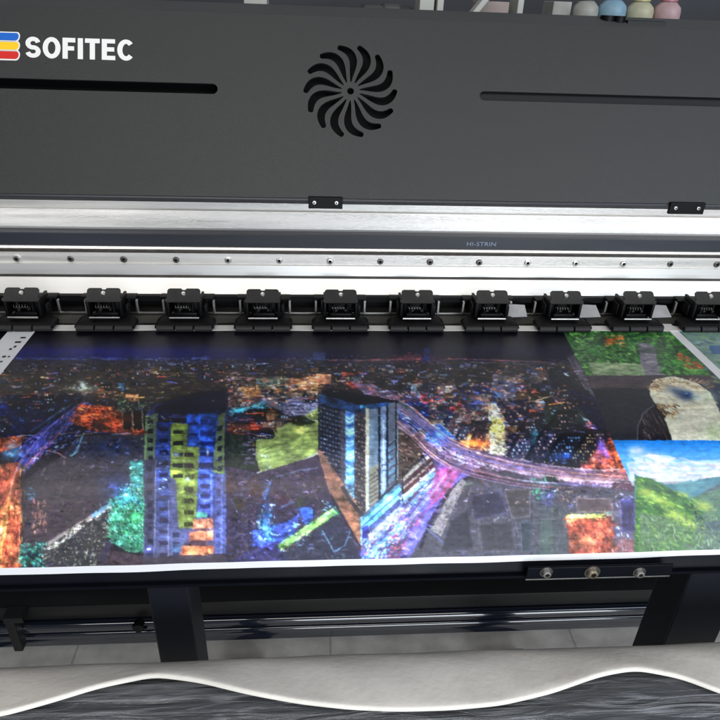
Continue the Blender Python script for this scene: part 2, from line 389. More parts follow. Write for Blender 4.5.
u = .00147
def make_pinch(i):
    cx = i*.11
    xo = lambda dx: cx+dx*u
    bm = bmesh.new()
    yf = -.010
    # body block with stepped shoulders
    bx(bm, xo(-12), xo(12), yf+.016, yb-.006, H+.012, zy(300, yf+.016), .0014)
    bx(bm, xo(-10), xo(11), yf+.004, yf+.0155, zy(318, yf+.006), zy(313, yf+.006), .0012)
    cyl(bm, (xo(-6), yf+.008, zy(312.5, yf+.008)), (xo(-6), yf+.008, zy(302, yf+.008)), .0030, 12)
    cyl(bm, (xo(7), yf+.010, zy(312.5, yf+.010)), (xo(7), yf+.010, zy(302, yf+.010)), .0022, 12)
    for dx in (-16.5, 14): bx(bm, xo(dx), xo(dx+2.5), yf+.001, yb-.006, zy(317.5, yf+.001), zy(301.5, yf+.001), .0006)
    bx(bm, xo(-19), xo(-17), yf+.010, yb-.007, zy(314, yf+.012), zy(303, yf+.012), .0006)
    bx(bm, xo(17), xo(20), yf+.012, yb-.007, zy(316, yf+.012), zy(306, yf+.012), .0010)
    bx(bm, xo(-26), xo(26), yb-.014, yb-.0005, zy(300, yb-.012), zy(297.5, yb-.012), .0006)
    body = put('pinch_roller', bm, 'plastic_black', printer, 30)
    # bent lever tab with rounded upper corners, leaning back
    z0, z1 = zy(303, yf-.001), zy(287.0, .012)
    out = []
    w0, w1, rc = 17*u, 15.5*u, .0042
    pts2 = [(-w0, 0), (w0, 0), (w0, .25), (w1, .32)]
    hT_ = math.hypot(z1-z0, .015)
    ptsn = [(-w0+.002, 0), (w0-.002, 0), (w0, .002), (w0, hT_*.22), (w1, hT_*.30)]
    for k in range(6): a = math.pi/2*k/5; ptsn.append((w1-rc+rc*math.cos(a), hT_-rc+rc*math.sin(a)))
    ptsn += [(rc*.9, hT_), (rc*.5, hT_-.0022), (-rc*.5, hT_-.0022), (-rc*.9, hT_)]
    for k in range(6): a = math.pi/2+math.pi/2*k/5; ptsn.append((-w1+rc+rc*math.cos(a), hT_-rc+rc*math.sin(a)))
    ptsn += [(-w1, hT_*.30), (-w0, hT_*.22), (-w0, .002)]
    bm = bmesh.new(); f = bm.faces.new([bm.verts.new((x, 0, z)) for x, z in ptsn])
    r = bmesh.ops.extrude_face_region(bm, geom=[f]); bmesh.ops.translate(bm, verts=[g for g in r['geom'] if isinstance(g, bmesh.types.BMVert)], vec=(0, .0022, 0))
    bmesh.ops.recalc_face_normals(bm, faces=bm.faces[:])
    lean = math.atan2(.017, z1-z0)
    T = Matrix.Translation((cx, yf-.001, z0))@Matrix.Rotation(-lean, 4, 'X')
    bm.transform(T); put('lever_tab', bm, 'plastic_tab', body)
    c = T@Vector((0, -.0001, hT_*.60)); n = T.to_3x3()@Vector((0, -1, 0))
    put('screw', screw_head(c, n, .0036, .0020), ['steel', 'steel'], body, 40)
    # details on the front: spring, two pins, side plates
    bm = bmesh.new()
    zz = zy(312, yf-.002)
    for dx in (-4, 5): cyl(bm, (xo(dx), yf+.003, zz), (xo(dx), yf+.007, zz), .0018, 10)
    put('pin', bm, 'plastic_tab', body, 30)
    bm = bmesh.new()
    prev = None
    for k in range(61):
        a = k/60*10*math.pi; p = (xo(-9)+.0095*k/60*2, yf+.0038+.0022*math.cos(a), zy(309, yf)+.0022*math.sin(a))
        if prev: cyl(bm, prev, p, .0005, 5)
        prev = p
    put('spring', bm, 'dark_steel', body)
    for dx in (-25, 24):
        bm = bmesh.new(); bx(bm, xo(dx), xo(dx+2.2), yb-.010, yb-.0045, zy(314, yb-.008), zy(301, yb-.008), .0004); put('side_plate', bm, 'steel', body)
    # shaft
    zsft = zy(318.6, yf-.004)
    bm = bmesh.new(); cyl(bm, (xo(-14), yf-.004, zsft), (xo(14), yf-.004, zsft), .0014, 12); put('shaft', bm, 'steel', body, 30)
    # foot: trapezoidal housing
    ya, zt = -.016, zy(320.5, -.012)
    bm = bmesh.new()
    zb = H+.0095
    tp = [(-21, -.012), (21, -.012), (23, .004), (-23, .004)]; bt = [(-28, -.021), (28, -.021), (28, .004), (-28, .004)]
    vt = [bm.verts.new((xo(a), y, zt)) for a, y in tp]; vb = [bm.verts.new((xo(a), y, zb)) for a, y in bt]; vl = [bm.verts.new((xo(a), y, H+.005)) for a, y in bt]
    bm.faces.new(vt); bm.faces.new(vl)
    for A, B in ((vt, vb), (vb, vl)):
        for k in range(4): bm.faces.new((A[k], A[(k+1) % 4], B[(k+1) % 4], B[k]))
    bmesh.ops.recalc_face_normals(bm, faces=bm.faces[:])
    bmesh.ops.bevel(bm, geom=bm.edges[:], offset=.001, segments=2, affect='EDGES')
    bx(bm, xo(-19), xo(19), -.0165, -.008, zt-.0065, zt-.0045, .0005)
    put('foot', bm, 'plastic_black', body, 35)
    for a, b in ((-26, -10), (-8, 8), (10, 26)):
        bm = bmesh.new(); cyl(bm, (xo(a), -.0205, H+.0056), (xo(b), -.0205, H+.0056), .0046, 20)
        put('rubber_wheel', bm, 'rubber', body, 40)
    return body
src = make_pinch(0)
src['group'] = 'pinch rollers along the crossbar'
for i in list(range(-9, 0))+list(range(1, 11)):
    c = src.copy(); COL.objects.link(c); c.parent = printer; c.location = src.location+Vector((i*.11+random.uniform(-.0005, .0005), random.uniform(-.0006, .0006), random.uniform(0, .0004)))
    for ch in src.children:
        d = ch.copy(); COL.objects.link(d); d.parent = c
# grey cover plates between some rollers on the right
for i, k in ((2, 0), (3, 1), (4, 1), (5, 1)):
    xa = i*.11+.0235; yp = -.002 if k else .004
    bm = bmesh.new()
    top = [(xa+.002, yb-.012, zy(303, yb-.012)), (xa+.034, yb-.012, zy(304, yb-.012))]; bot = [(xa-.001, yp, zy(317, yp)), (xa+.036, yp, zy(316, yp))]
    a, b = top; c, d = bot
    vs = [bm.verts.new(v) for v in (a, b, d, c)]; f = bm.faces.new(vs)
    if not k:
        pass
    r = bmesh.ops.extrude_face_region(bm, geom=[f]); bmesh.ops.translate(bm, verts=[g for g in r['geom'] if isinstance(g, bmesh.types.BMVert)], vec=(0, .001, -.0015))
    bmesh.ops.bevel(bm, geom=bm.edges[:], offset=.0005, segments=1, affect='EDGES')
    put('cover_plate', bm, 'grey_plate', printer)

# ------------------------------------------------------------------ platen and apron
def apron_path():
    """(y, z) of the sheet's support surface from the back to the lower front lip"""
    pts = [(.06, 0), (.0, 0), (-.262, 0)]
    ctrl = [(-.262, 0), (-.276, -.0004), (-.2845, -.0020), (-.2935, -.0065), (-.3065, -.0170), (-.321, -.0300), (-.334, -.0460), (-.3447, -.0626), (-.3545, -.0775), (-.3634, -.0925), (-.3690, -.1035), (-.3735, -.1130)]
    # Catmull-Rom
    res = pts[:2]
    n = 60
    for k in range(n): res.append((0-.262*(k+1)/n, 0))
    for j in range(len(ctrl)-1):
        p0 = ctrl[max(0, j-1)]; p1 = ctrl[j]; p2 = ctrl[j+1]; p3 = ctrl[min(len(ctrl)-1, j+2)]
        for k in range(1, 9):
            t = k/8; res.append(tuple(.5*((2*p1[m])+(-p0[m]+p2[m])*t+(2*p0[m]-5*p1[m]+4*p2[m]-p3[m])*t*t+(-p0[m]+3*p1[m]-3*p2[m]+p3[m])*t**3) for m in (0, 1)))
    return np.array(res)
AP = apron_path()
seg = np.hypot(np.diff(AP[:, 0]), np.diff(AP[:, 1])); S = np.concatenate([[0], np.cumsum(seg)])
def at_s(s): return np.interp(s, S, AP[:, 0]), np.interp(s, S, AP[:, 1])
bm = bmesh.new()
nt_ = len(AP)
tang = np.gradient(AP, axis=0); nrm_ = np.stack([tang[:, 1], -tang[:, 0]], 1); nrm_ /= np.linalg.norm(nrm_, axis=1)[:, None]
off = AP-np.array([0, .0025]) if False else AP-nrm_*.0
low = [(y+.0025*n0, z+H-.0022*abs(n1)) for (y, z), (n0, n1) in zip(AP, np.abs(nrm_))]
prism(bm, low+[(low[-1][0]+.004, low[-1][1]+.002), (-.30, H-.06), (.06, H-.03)], X0, X1)
put('platen', bm, 'beam_black', printer, 30)
# black front beam below the apron
fy = -.3765
zb = zy(581.5, fy)
bm = bmesh.new(); bx(bm, X0, X1, fy, -.29, zb, H-.1105, .002); beamf = put('front_beam', bm, 'beam_black', printer)
# bolted joint plate
xa, xb = xy(527, 573, fy-.003), xy(671, 573, fy-.003)
bm = bmesh.new(); bx(bm, xa, xb, fy-.0032, fy-.0002, zb+.0003, zb+.0165, .0008); jp = put('joint_plate', bm, 'beam_black', beamf)
bm = bmesh.new(); bx(bm, xa, xb, fy-.0030, fy+.004, zb-.0022, zb-.0002, .0004); put('plate_edge', bm, 'dark_steel', beamf)
for px, r, m in ((546, .0072, 'steel'), (592, .0088, 'brass'), (639, .0072, 'steel')):
    c = onY(px, 571.8, fy-.0032)
    bm = bmesh.new(); cyl(bm, (c[0], fy-.0030, c[2]), (c[0], fy-.0042, c[2]), r*.98, 28); put('washer', bm, 'dark_steel', beamf, 30)
    put('bolt', screw_head((c[0], fy-.0042, c[2]), (0, -1, 0), r*.72, .004), [m, 'slot_black'], beamf, 40)

# legs
ly0 = -.372
for pa, pb, py in ((148.5, 189.5, 600), (681, 735, 600), (-520, -478, 600)):
    x0_, x1_ = xy(pa, py, ly0), xy(pb, py, ly0)
    bm = bmesh.new(); bx(bm, x0_, x1_, ly0, ly0+.050, .03, zb-.0005, .002); lg = put('leg', bm, 'leg_black', printer)
    bm = bmesh.new(); bx(bm, x0_-.02, x1_+.02, ly0-.02, ly0+.50, .0, .0295, .004); put('leg_foot', bm, 'leg_black', lg)

# take-up shafts and rails seen through the gap
yt = 0.0
bm = bmesh.new(); bx(bm, X0, X1, yt-.01, yt+.05, zy(611, yt-.01), zy(598, yt-.01), .003); put('lower_rail', bm, 'tube_matte', printer, 30)
def tube(name, pa, pb, y, m):
    za, zb_ = zy(pa, y), zy(pb, y); r = abs(za-zb_)*.87/2; c = (za+zb_)/2
    bm = bmesh.new(); cyl(bm, (X0, y, c), (X1, y, c), r, 40); return put(name, bm, m, printer, 30)
tube('take_up_shaft', 611, 621, -.01, 'tube_gloss')
tube('lower_shaft', 622, 628, .0, 'tube_gloss')
bm = bmesh.new(); bx(bm, X0, X1, -.0, .04, zy(636.5, 0), zy(629, 0), .003); put('floor_rail', bm, 'tube_gloss', printer, 30)
# small bracket and knob on the rail at left
bx0 = xy(14, 620, -.03)
bm = bmesh.new(); bx(bm, bx0-.012, bx0+.004, -.04, -.02, zy(636, -.03), zy(604, -.03), .002); bx(bm, bx0-.012, bx0+.022, -.042, -.015, zy(608, -.03), zy(603, -.03), .001)
put('shaft_bracket', bm, 'tube_matte', printer)
kx, kz = xy(138, 629, -.03), zy(629, -.03, 138)
bm = bmesh.new(); cyl(bm, (kx, -.03, kz), (kx, -.015, kz), .010, 16); cyl(bm, (kx-.012, -.026, kz+.004), (kx+.014, -.026, kz-.006), .003, 10)
put('clamp_knob', bm, 'plastic_black', printer, 30)

# ------------------------------------------------------------------ the printed vinyl sheet
# Artwork is drawn on a flat drawing buffer (units of the tracing), then transferred once to the sheet's own mesh as ink colour.
BX0, BX1, BY0, BY1, K = -160, 900, 318, 600, 2.4
BW, BH = int((BX1-BX0)*K), int((BY1-BY0)*K)
buf = np.zeros((BH, BW, 3)); buf[:] = np.array((40, 34, 46))
gy, gx = np.mgrid[0:BH, 0:BW]; GX = gx/K+BX0; GY = gy/K+BY0
def inpoly(pts, pad=1):
    p = np.array(pts, float); x = (p[:, 0]-BX0)*K; y = (p[:, 1]-BY0)*K
    a, b = max(0, int(x.min())-pad), min(BW, int(x.max())+pad+1); c, d = max(0, int(y.min())-pad), min(BH, int(y.max())+pad+1)
    if a >= b or c >= d: return None
    yy, xx = np.mgrid[c:d, a:b]; yy = yy+.5; xx = xx+.5
    m = np.zeros(yy.shape, bool)
    for i in range(len(x)):
        j = i-1
        if y[i] == y[j]: continue
        cnd = (y[i] > yy) != (y[j] > yy)
        m ^= cnd & (xx < (x[j]-x[i])*(yy-y[i])/(y[j]-y[i])+x[i])
    return (slice(c, d), slice(a, b)), m
def P(pts, col, al=1.0, col2=None, hor=False):
    r = inpoly(pts)
    if r is None: return
    sl, m = r
    c = np.array(col, float)
    if col2 is not None:
        q = np.array(pts, float); k = 0 if hor else 1; G = GX if hor else GY
        t = np.clip((G[sl]-q[:, k].min())/max(1e-6, q[:, k].max()-q[:, k].min()), 0, 1)[..., None]
        c = c*(1-t)+np.array(col2, float)*t
        buf[sl][m] = (buf[sl]*(1-al)+c*al)[m]
    else: buf[sl][m] = buf[sl][m]*(1-al)+c*al
def R(x0, y0, x1, y1, col, al=1.0, **k): P([(x0, y0), (x1, y0), (x1, y1), (x0, y1)], col, al, **k)
def Ln(pts, w, col, al=1.0):
    for (x0, y0), (x1, y1) in zip(pts[:-1], pts[1:]):
        dx, dy = x1-x0, y1-y0; l = math.hypot(dx, dy) or 1; nx, ny = -dy/l*w/2, dx/l*w/2
        P([(x0+nx, y0+ny), (x1+nx, y1+ny), (x1-nx, y1-ny), (x0-nx, y0-ny)], col, al)
def G_(x, y, rx, ry, col, al=1.0, rot=0):
    a, b = max(0, int((x-3*max(rx, ry)-BX0)*K)), min(BW, int((x+3*max(rx, ry)-BX0)*K)); c, d = max(0, int((y-3*max(rx, ry)-BY0)*K)), min(BH, int((y+3*max(rx, ry)-BY0)*K))
    if a >= b or c >= d: return
    X = GX[c:d, a:b]-x; Y = GY[c:d, a:b]-y; cr, sr_ = math.cos(rot), math.sin(rot)
    e = np.exp(-(((X*cr+Y*sr_)/rx)**2+((-X*sr_+Y*cr)/ry)**2))*al
    buf[c:d, a:b] = buf[c:d, a:b]*(1-e[..., None])+np.array(col, float)*e[..., None]
def pip(x, y, pts):
    r = False; j = len(pts)-1
    for i in range(len(pts)):
        if (pts[i][1] > y) != (pts[j][1] > y) and x < (pts[j][0]-pts[i][0])*(y-pts[i][1])/(pts[j][1]-pts[i][1])+pts[i][0]: r = not r
        j = i
    return r
def spk(pts, pal, n, w=(1, 4), h=(.5, 1.2), ang=0, al=(.4, .9), slant=0):
    """scatter n small strokes of the palette inside a polygon"""
    xs = [p[0] for p in pts]; ys = [p[1] for p in pts]; k = 0; tries = 0
    while k < n and tries < n*12:
        tries += 1
        x, y = random.uniform(min(xs), max(xs)), random.uniform(min(ys), max(ys))
        if not pip(x, y, pts): continue
        k += 1
        c = np.array(random.choice(pal), float)*random.uniform(.8, 1.15)
        ww, hh_ = random.uniform(*w)/2, random.uniform(*h)/2; a = ang+random.gauss(0, .12 if slant == 0 else slant); ca, sa = math.cos(a), math.sin(a)
        P([(x+ca*dx*ww-sa*dy*hh_, y+sa*dx*ww+ca*dy*hh_) for dx, dy in ((-1, -.6), (-.4, -1), (1, -.5), (.8, .7), (-.5, 1))], np.clip(c, 0, 255), random.uniform(*al))
def rect(x0, y0, x1, y1): return [(x0, y0), (x1, y0), (x1, y1), (x0, y1)]
def wnoise(amp=10, sx_=3, sy_=2):
    """soft mottling over everything painted so far"""
    out = np.zeros((BH, BW))
    for f, a in ((1, .5), (2, .3), (4, .2)):
        nx_, ny_ = int(BW/K/sx_/2*f)+2, int(BH/K/sy_/2*f)+2
        g = rng.standard_normal((ny_, nx_))
        yi = np.linspace(0, ny_-1.001, BH); xi = np.linspace(0, nx_-1.001, BW)
        y0 = yi.astype(int); x0 = xi.astype(int); fy_ = (yi-y0)[:, None]; fx = (xi-x0)[None]
        out += a*((g[y0][:, x0]*(1-fx)+g[y0][:, x0+1]*fx)*(1-fy_)+(g[y0+1][:, x0]*(1-fx)+g[y0+1][:, x0+1]*fx)*fy_)
    return out*amp
#PAINT_BEGIN
# ---- night city
N = lambda *a: None
P([(-160, 300), (640, 300), (640, 600), (-160, 600)], (46, 38, 50))
# sky
P(rect(-160, 318, 640, 361), (9, 8, 18), 1, (16, 14, 44))
G_(120, 356, 150, 9, (12, 16, 110), .8); G_(30, 352, 60, 9, (14, 22, 90), .6); G_(520, 352, 120, 9, (22, 18, 56), .6)
# hazy distance
P([(-160, 358), (200, 358), (400, 359), (640, 364), (640, 400), (-160, 400)], (52, 46, 62), 1, (60, 48, 48))
spk(rect(-60, 359, 640, 374), [(60, 58, 90), (44, 42, 70), (90, 70, 80), (30, 34, 60), (80, 84, 120)], 700, (3, 12), (.5, 1.4), al=(.3, .7))
spk(rect(-60, 370, 640, 402), [(76, 60, 54), (96, 78, 62), (44, 40, 48), (30, 30, 40), (110, 92, 70), (66, 50, 60)], 900, (4, 16), (.6, 2), al=(.3, .75))
for k in range(150):
    x = random.uniform(-40, 205); Ln([(x, 358.3+random.gauss(0, .8)), (x+random.uniform(2, 12), 358.3+random.gauss(0, .8))], random.uniform(.5, 1.4), random.choice([(92, 112, 172), (60, 80, 150), (130, 144, 180), (40, 50, 110)]), .7)

spk(rect(150, 358, 260, 366), [(150, 170, 220), (110, 130, 200), (190, 190, 220)], 60, (1.5, 4), (.7, 1.6))
spk(rect(230, 354, 420, 368), [(60, 90, 150), (120, 80, 110), (90, 120, 160), (140, 110, 130)], 160, (1.5, 5), (.6, 1.6))
for k in range(110):
    x = random.uniform(325, 562); y = 360.5-2*math.exp(-((x-430)/60)**2)+(x-480)*.03*(x > 480)
    Ln([(x, y+random.gauss(0, .5)), (x+random.uniform(3, 12), y+random.gauss(0, .5))], random.uniform(.5, 1.3), random.choice([(178, 104, 104), (150, 90, 110), (200, 130, 110), (90, 70, 110)]), .6)

G_(415, 357, 30, 3, (190, 90, 80), .6)
R(313, 352, 325, 360, (62, 78, 120)); spk(rect(313, 352, 325, 360), [(90, 110, 150), (40, 50, 90)], 20, (1, 2), (1, 2))
P([(424, 348), (429, 348), (431, 363), (421, 363)], (40, 60, 130)); spk(rect(405, 352, 440, 364), [(60, 80, 160), (180, 90, 80), (40, 30, 70)], 50, (1, 3), (1, 3))
Ln([(470, 362), (565, 365)], .9, (150, 140, 170), .7)
# left distance: brown land with a stadium light
P([(-160, 374), (105, 372), (118, 396), (-160, 396)], (70, 58, 56)); spk(rect(-60, 372, 115, 397), [(84, 68, 62), (58, 48, 52), (96, 80, 70), (60, 60, 74)], 260, (6, 20), (.6, 2), al=(.3, .6))
G_(83, 388, 15, 3, (196, 196, 170), .8); G_(82, 385, 3, 4, (235, 235, 220), .9); G_(108, 391, 10, 1.6, (150, 140, 130), .6, -.2)
spk(rect(105, 366, 236, 396), [(150, 128, 72), (120, 104, 62), (170, 120, 80), (60, 52, 44), (40, 36, 44)], 240, (3, 12), (.6, 1.5), al=(.4, .9))
R(118, 383, 124, 391, (74, 130, 170), .8)
spk(rect(40, 362, 110, 372), [(120, 66, 70), (90, 60, 66)], 30, (3, 9), (.6, 1.4))
# left dark blue blocks
P([(-160, 396), (82, 394), (80, 440), (-160, 446)], (14, 20, 48))
spk(rect(-60, 396, 78, 442), [(24, 46, 120), (12, 16, 40), (36, 66, 150), (10, 12, 30), (60, 90, 150)], 340, (1.5, 7), (.8, 2.6), -.5, (.4, .85), .6)
G_(2, 405, 6, 10, (20, 60, 170), .6); G_(14, 418, 6, 6, (70, 120, 190), .5); G_(30, 413, 8, 3, (60, 70, 160), .5)
# boulevard of blue light running to lower left
P([(84, 402), (92, 404), (44, 452), (20, 478), (4, 482), (26, 440)], (64, 62, 140))
spk([(84, 402), (92, 404), (44, 452), (20, 478), (8, 478), (26, 440)], [(150, 150, 236), (90, 86, 210), (60, 50, 150), (190, 180, 240), (170, 100, 140)], 190, (1.5, 5), (.7, 1.5), -.85, (.4, .9))
Ln([(30, 432), (58, 412), (74, 403)], 2, (110, 140, 190), .5); Ln([(22, 470), (44, 448), (60, 432)], 2.4, (190, 110, 130), .7)
G_(12, 452, 9, 6, (110, 180, 225), .9)
P([(-60, 446), (0, 438), (24, 434), (20, 446), (0, 452), (-60, 462)], (206, 96, 56)); spk(rect(-50, 438, 22, 454), [(240, 130, 80), (170, 60, 40), (120, 60, 60)], 70, (2, 7), (.8, 2), -.15)
# orange quarter
P([(80, 404), (116, 407), (124, 424), (150, 431), (150, 436), (118, 434), (92, 430), (70, 420)], (176, 74, 40))
spk([(78, 404), (118, 407), (124, 424), (150, 431), (150, 436), (118, 434), (92, 431), (68, 420)], [(236, 96, 44), (140, 50, 30), (250, 130, 70), (60, 30, 30), (210, 110, 80)], 190, (2, 8), (1, 3), .1)
P([(92, 420), (104, 418), (106, 430), (94, 430)], (40, 22, 26), .7)
for k, x in enumerate((122, 132, 142)): P([(x, 410), (x+8, 411), (x+9, 430), (x+1, 429)], (18, 16, 24)); Ln([(x, 410), (x+1, 430)], 1.2, (180, 160, 140), .8)
spk(rect(118, 396, 152, 410), [(90, 140, 110), (40, 60, 60), (150, 160, 110), (30, 30, 50)], 90, (2, 6), (.8, 2))
# dark park
P([(24, 480), (62, 456), (78, 436), (150, 434), (146, 500), (122, 504), (60, 540), (24, 552)], (64, 56, 70), 1, (84, 66, 74))
G_(112, 448, 28, 12, (34, 50, 96), .8); G_(118, 488, 16, 14, (44, 70, 150), .7); G_(62, 512, 34, 18, (96, 74, 80), .6)
Ln([(38, 447), (60, 454), (66, 458)], 1.6, (160, 116, 118), .8); Ln([(38, 446), (50, 436), (80, 431)], 1.6, (110, 90, 110), .8); Ln([(84, 432), (76, 452), (70, 456)], 1.4, (96, 150, 170), .85)
spk(rect(46, 432, 80, 455), [(70, 110, 170), (30, 40, 90), (120, 140, 170), (90, 50, 60)], 90, (1.5, 5), (.8, 2), -.4)
spk([(24, 480), (62, 458), (140, 440), (140, 500), (60, 536), (26, 548)], [(84, 70, 80), (58, 54, 74), (72, 60, 66), (96, 78, 86)], 340, (6, 22), (.8, 2), al=(.15, .4))
# orange avenue bottom left
P([(-60, 470), (20, 462), (22, 566), (-60, 600)], (214, 106, 72))
spk([(-60, 470), (20, 464), (22, 566), (-60, 596)], [(246, 136, 84), (190, 80, 60), (160, 72, 62), (252, 160, 100), (140, 80, 80)], 420, (4, 16), (.8, 2.6), 1.62, (.3, .8))
P([(10, 478), (14, 478), (6, 530), (0, 560), (-10, 590), (-8, 560)], (255, 178, 96), .8); Ln([(2, 528), (-8, 560)], 3, (255, 220, 200), .7)
R(20, 464, 24, 560, (70, 60, 66), .8); spk(rect(20, 466, 26, 560), [(90, 96, 70), (60, 50, 50)], 60, (2, 5), (1, 3), 1.6)
spk(rect(28, 486, 34, 500), [(90, 150, 180), (60, 90, 110)], 20, (3, 7), (.8, 1.4)); spk(rect(32, 500, 46, 535), [(176, 116, 108), (120, 80, 90), (200, 140, 120)], 70, (2, 6), (1, 2.4), 1.5)
# teal bushes and lit avenue
spk(rect(18, 542, 54, 568), [(60, 176, 160), (40, 110, 120), (110, 210, 190), (40, 60, 80), (70, 140, 110)], 260, (1.5, 5), (1, 2.6), .8, (.4, .9), .8)
P([(40, 552), (60, 534), (100, 512), (116, 500), (108, 566), (46, 568)], (66, 60, 66))
spk([(40, 552), (60, 534), (100, 512), (116, 504), (106, 566), (46, 566)], [(120, 112, 100), (170, 160, 140), (44, 44, 54), (90, 80, 70), (190, 184, 160)], 420, (1.2, 4), (.8, 1.6), -.7, (.35, .85), .5)
Ln([(46, 545), (66, 532), (96, 514), (118, 500)], 3.4, (206, 180, 176), .6); Ln([(92, 516), (112, 503)], 4, (120, 180, 226), .6)
spk([(44, 548), (66, 534), (112, 504), (112, 508), (66, 540), (50, 550)], [(250, 236, 226), (226, 190, 180)], 70, (1.5, 4), (1, 2), -.55)
P([(112, 500), (130, 486), (144, 484), (144, 552), (128, 552), (108, 540)], (66, 132, 112))
spk([(108, 502), (130, 486), (144, 484), (144, 552), (128, 552), (108, 540)], [(70, 170, 110), (90, 190, 140), (44, 96, 96), (150, 200, 160), (60, 140, 150)], 360, (1.5, 5), (1, 2.2), .5, (.35, .85), .8)
R(130, 460, 143, 484, (60, 130, 130)); spk(rect(130, 460, 143, 486), [(110, 190, 180), (40, 90, 110), (150, 210, 180)], 60, (2, 5), (1, 2))
G_(127, 495, 9, 7, (60, 200, 226), .9); G_(126, 494, 2.5, 2, (220, 255, 255), .9); G_(134, 515, 8, 9, (60, 170, 90), .6)
P([(100, 548), (144, 556), (144, 570), (98, 570)], (84, 62, 72), .9); P([(106, 540), (112, 538), (104, 566), (98, 566)], (70, 60, 84))

# ---- blue and green tower
P([(146, 412), (156, 404), (228, 389), (230, 414), (225, 560), (143, 562)], (52, 66, 130), 1, (104, 96, 134))
P([(155, 406), (228, 389), (228, 408), (214, 418), (155, 412)], (15, 16, 52)); P([(195, 396), (228, 390), (228, 402), (214, 412), (188, 408)], (20, 24, 76))
G_(206, 399, 5, 3, (60, 60, 110), .5)
R(155, 411, 172, 420, (28, 32, 90)); R(155, 418, 190, 422, (16, 16, 40))
spk(rect(155, 416, 172, 420), [(180, 180, 210)], 7, (2, 4), (1, 1.6))
P([(145, 416), (158, 413), (154, 460), (144, 462)], (116, 134, 100)); [R(147+.2*k, 420+k*9, 153, 424+k*9, (30, 34, 44)) for k in range(5)]
R(156, 422, 171, 560, (32, 64, 150), 1, col2=(104, 96, 128))
for k in range(12):
    y = 424+k*11.4; R(159, y+3, 168, y+7, (22, 30, 76) if k < 6 else (70, 62, 88)); R(157, y+9.4, 170, y+10.4, (110, 120, 180), .5)
spk(rect(159, 450, 168, 505), [(200, 210, 240), (120, 150, 220)], 16, (2, 4), (1, 2))
# blue upper right block
P([(186, 412), (214, 412), (220, 406), (216, 450), (212, 520), (198, 520), (198, 446), (187, 446)], (28, 92, 178), 1, (104, 106, 190))
for k in range(5): y = 420+k*10.6; P([(188 if k < 2 else 200, y+2), (198, y+2), (198, y+5), (188 if k < 2 else 200, y+5)], (16, 46, 110)); P([(200, y), (216-.4*k, y+.6), (215-.4*k, y+5), (200, y+4)], (14, 40, 110))
for k in range(6): y = 462+k*10; R(200, y+2, 210, y+6, (56, 54, 110)); R(199, y+7.5, 213, y+8.5, (150, 150, 220), .5)
Ln([(199.5, 412), (199, 520)], .9, (70, 130, 210), .7); Ln([(211.5, 470), (211, 520)], 1.6, (120, 140, 230), .7)
G_(207, 452, 1.2, 3.4, (235, 240, 255), 1)
# green right column
P([(218, 416), (225, 412), (224, 474), (213, 472), (214, 450)], (132, 146, 90)); [P([(218, 426+k*10), (223, 425+k*10), (221, 431+k*10), (216.5, 431+k*10)], (34, 44, 60)) for k in range(5)]
R(215, 474, 226, 560, (100, 102, 160)); [R(216, 478+k*11, 220, 482+k*11, (70, 66, 110), .7) for k in range(7)]; Ln([(222, 474), (221, 556)], 1.6, (140, 150, 200), .5)
# green and olive columns
P([(171, 422), (188, 424), (186, 446), (199, 447), (197, 500), (194, 528), (178, 528), (176, 490), (170, 474)], (158, 172, 56), 1, (136, 140, 84))
for k in range(5): R(173, 430+k*11, 183, 434+k*11, (38, 40, 46)); R(172.4, 427+k*11, 184, 428+k*11, (190, 196, 110), .6)
for k in range(8): R(184, 452+k*11.6, 193.5, 456.6+k*11.6, (64, 62, 40) if k > 1 else (66, 48, 50)); R(182, 449+k*11.6, 196, 450+k*11.6, (186, 194, 110), .5)
G_(176, 454, 4, 2, (220, 225, 230), .8); G_(187, 479, 2.4, 2.4, (230, 240, 255), .95); Ln([(188, 424), (186.5, 446), (187, 528)], 1, (100, 110, 50), .6)
# lower part of the tower
P([(170, 476), (176, 480), (178, 528), (196, 530), (196, 540), (180, 548), (172, 560), (170, 560)], (100, 96, 138))
R(171, 528, 186, 560, (110, 110, 150)); [R(172, 532+k*10, 179, 537+k*10, (66, 64, 96)) for k in range(3)]; R(172, 544, 182, 552, (80, 110, 140), .6)
R(196, 512, 207, 517, (100, 190, 150), .8)
P([(194, 519), (213, 518), (213, 528), (192, 530)], (200, 124, 100)); P([(190, 532), (213, 530), (213, 540), (188, 541)], (204, 122, 94)); P([(182, 546), (213, 545), (213, 555), (180, 556)], (206, 118, 82))
for a, b, y in ((194, 206, 528), (190, 206, 540), (184, 206, 543)): R(a, y, b, y+3, (88, 66, 86))
for x in (199, 206): R(x, 519, x+1.2, 556, (130, 90, 96), .7)
G_(189, 555, 2, 1.6, (210, 210, 200), .8)
R(144, 460, 155, 560, (78, 72, 102)); [R(147, 466+k*12, 152, 471+k*12, (54, 52, 78)) for k in range(8)]; G_(149, 549, 4, 3.4, (110, 110, 220), .9); R(147, 548, 151, 549.5, (230, 230, 250))
Ln([(155.5, 460), (154, 558)], 1.2, (150, 145, 170), .7); Ln([(168.5, 500), (168, 558)], 1.2, (160, 155, 175), .6)
P([(143, 557), (226, 553), (228, 566), (143, 570)], (78, 64, 78))

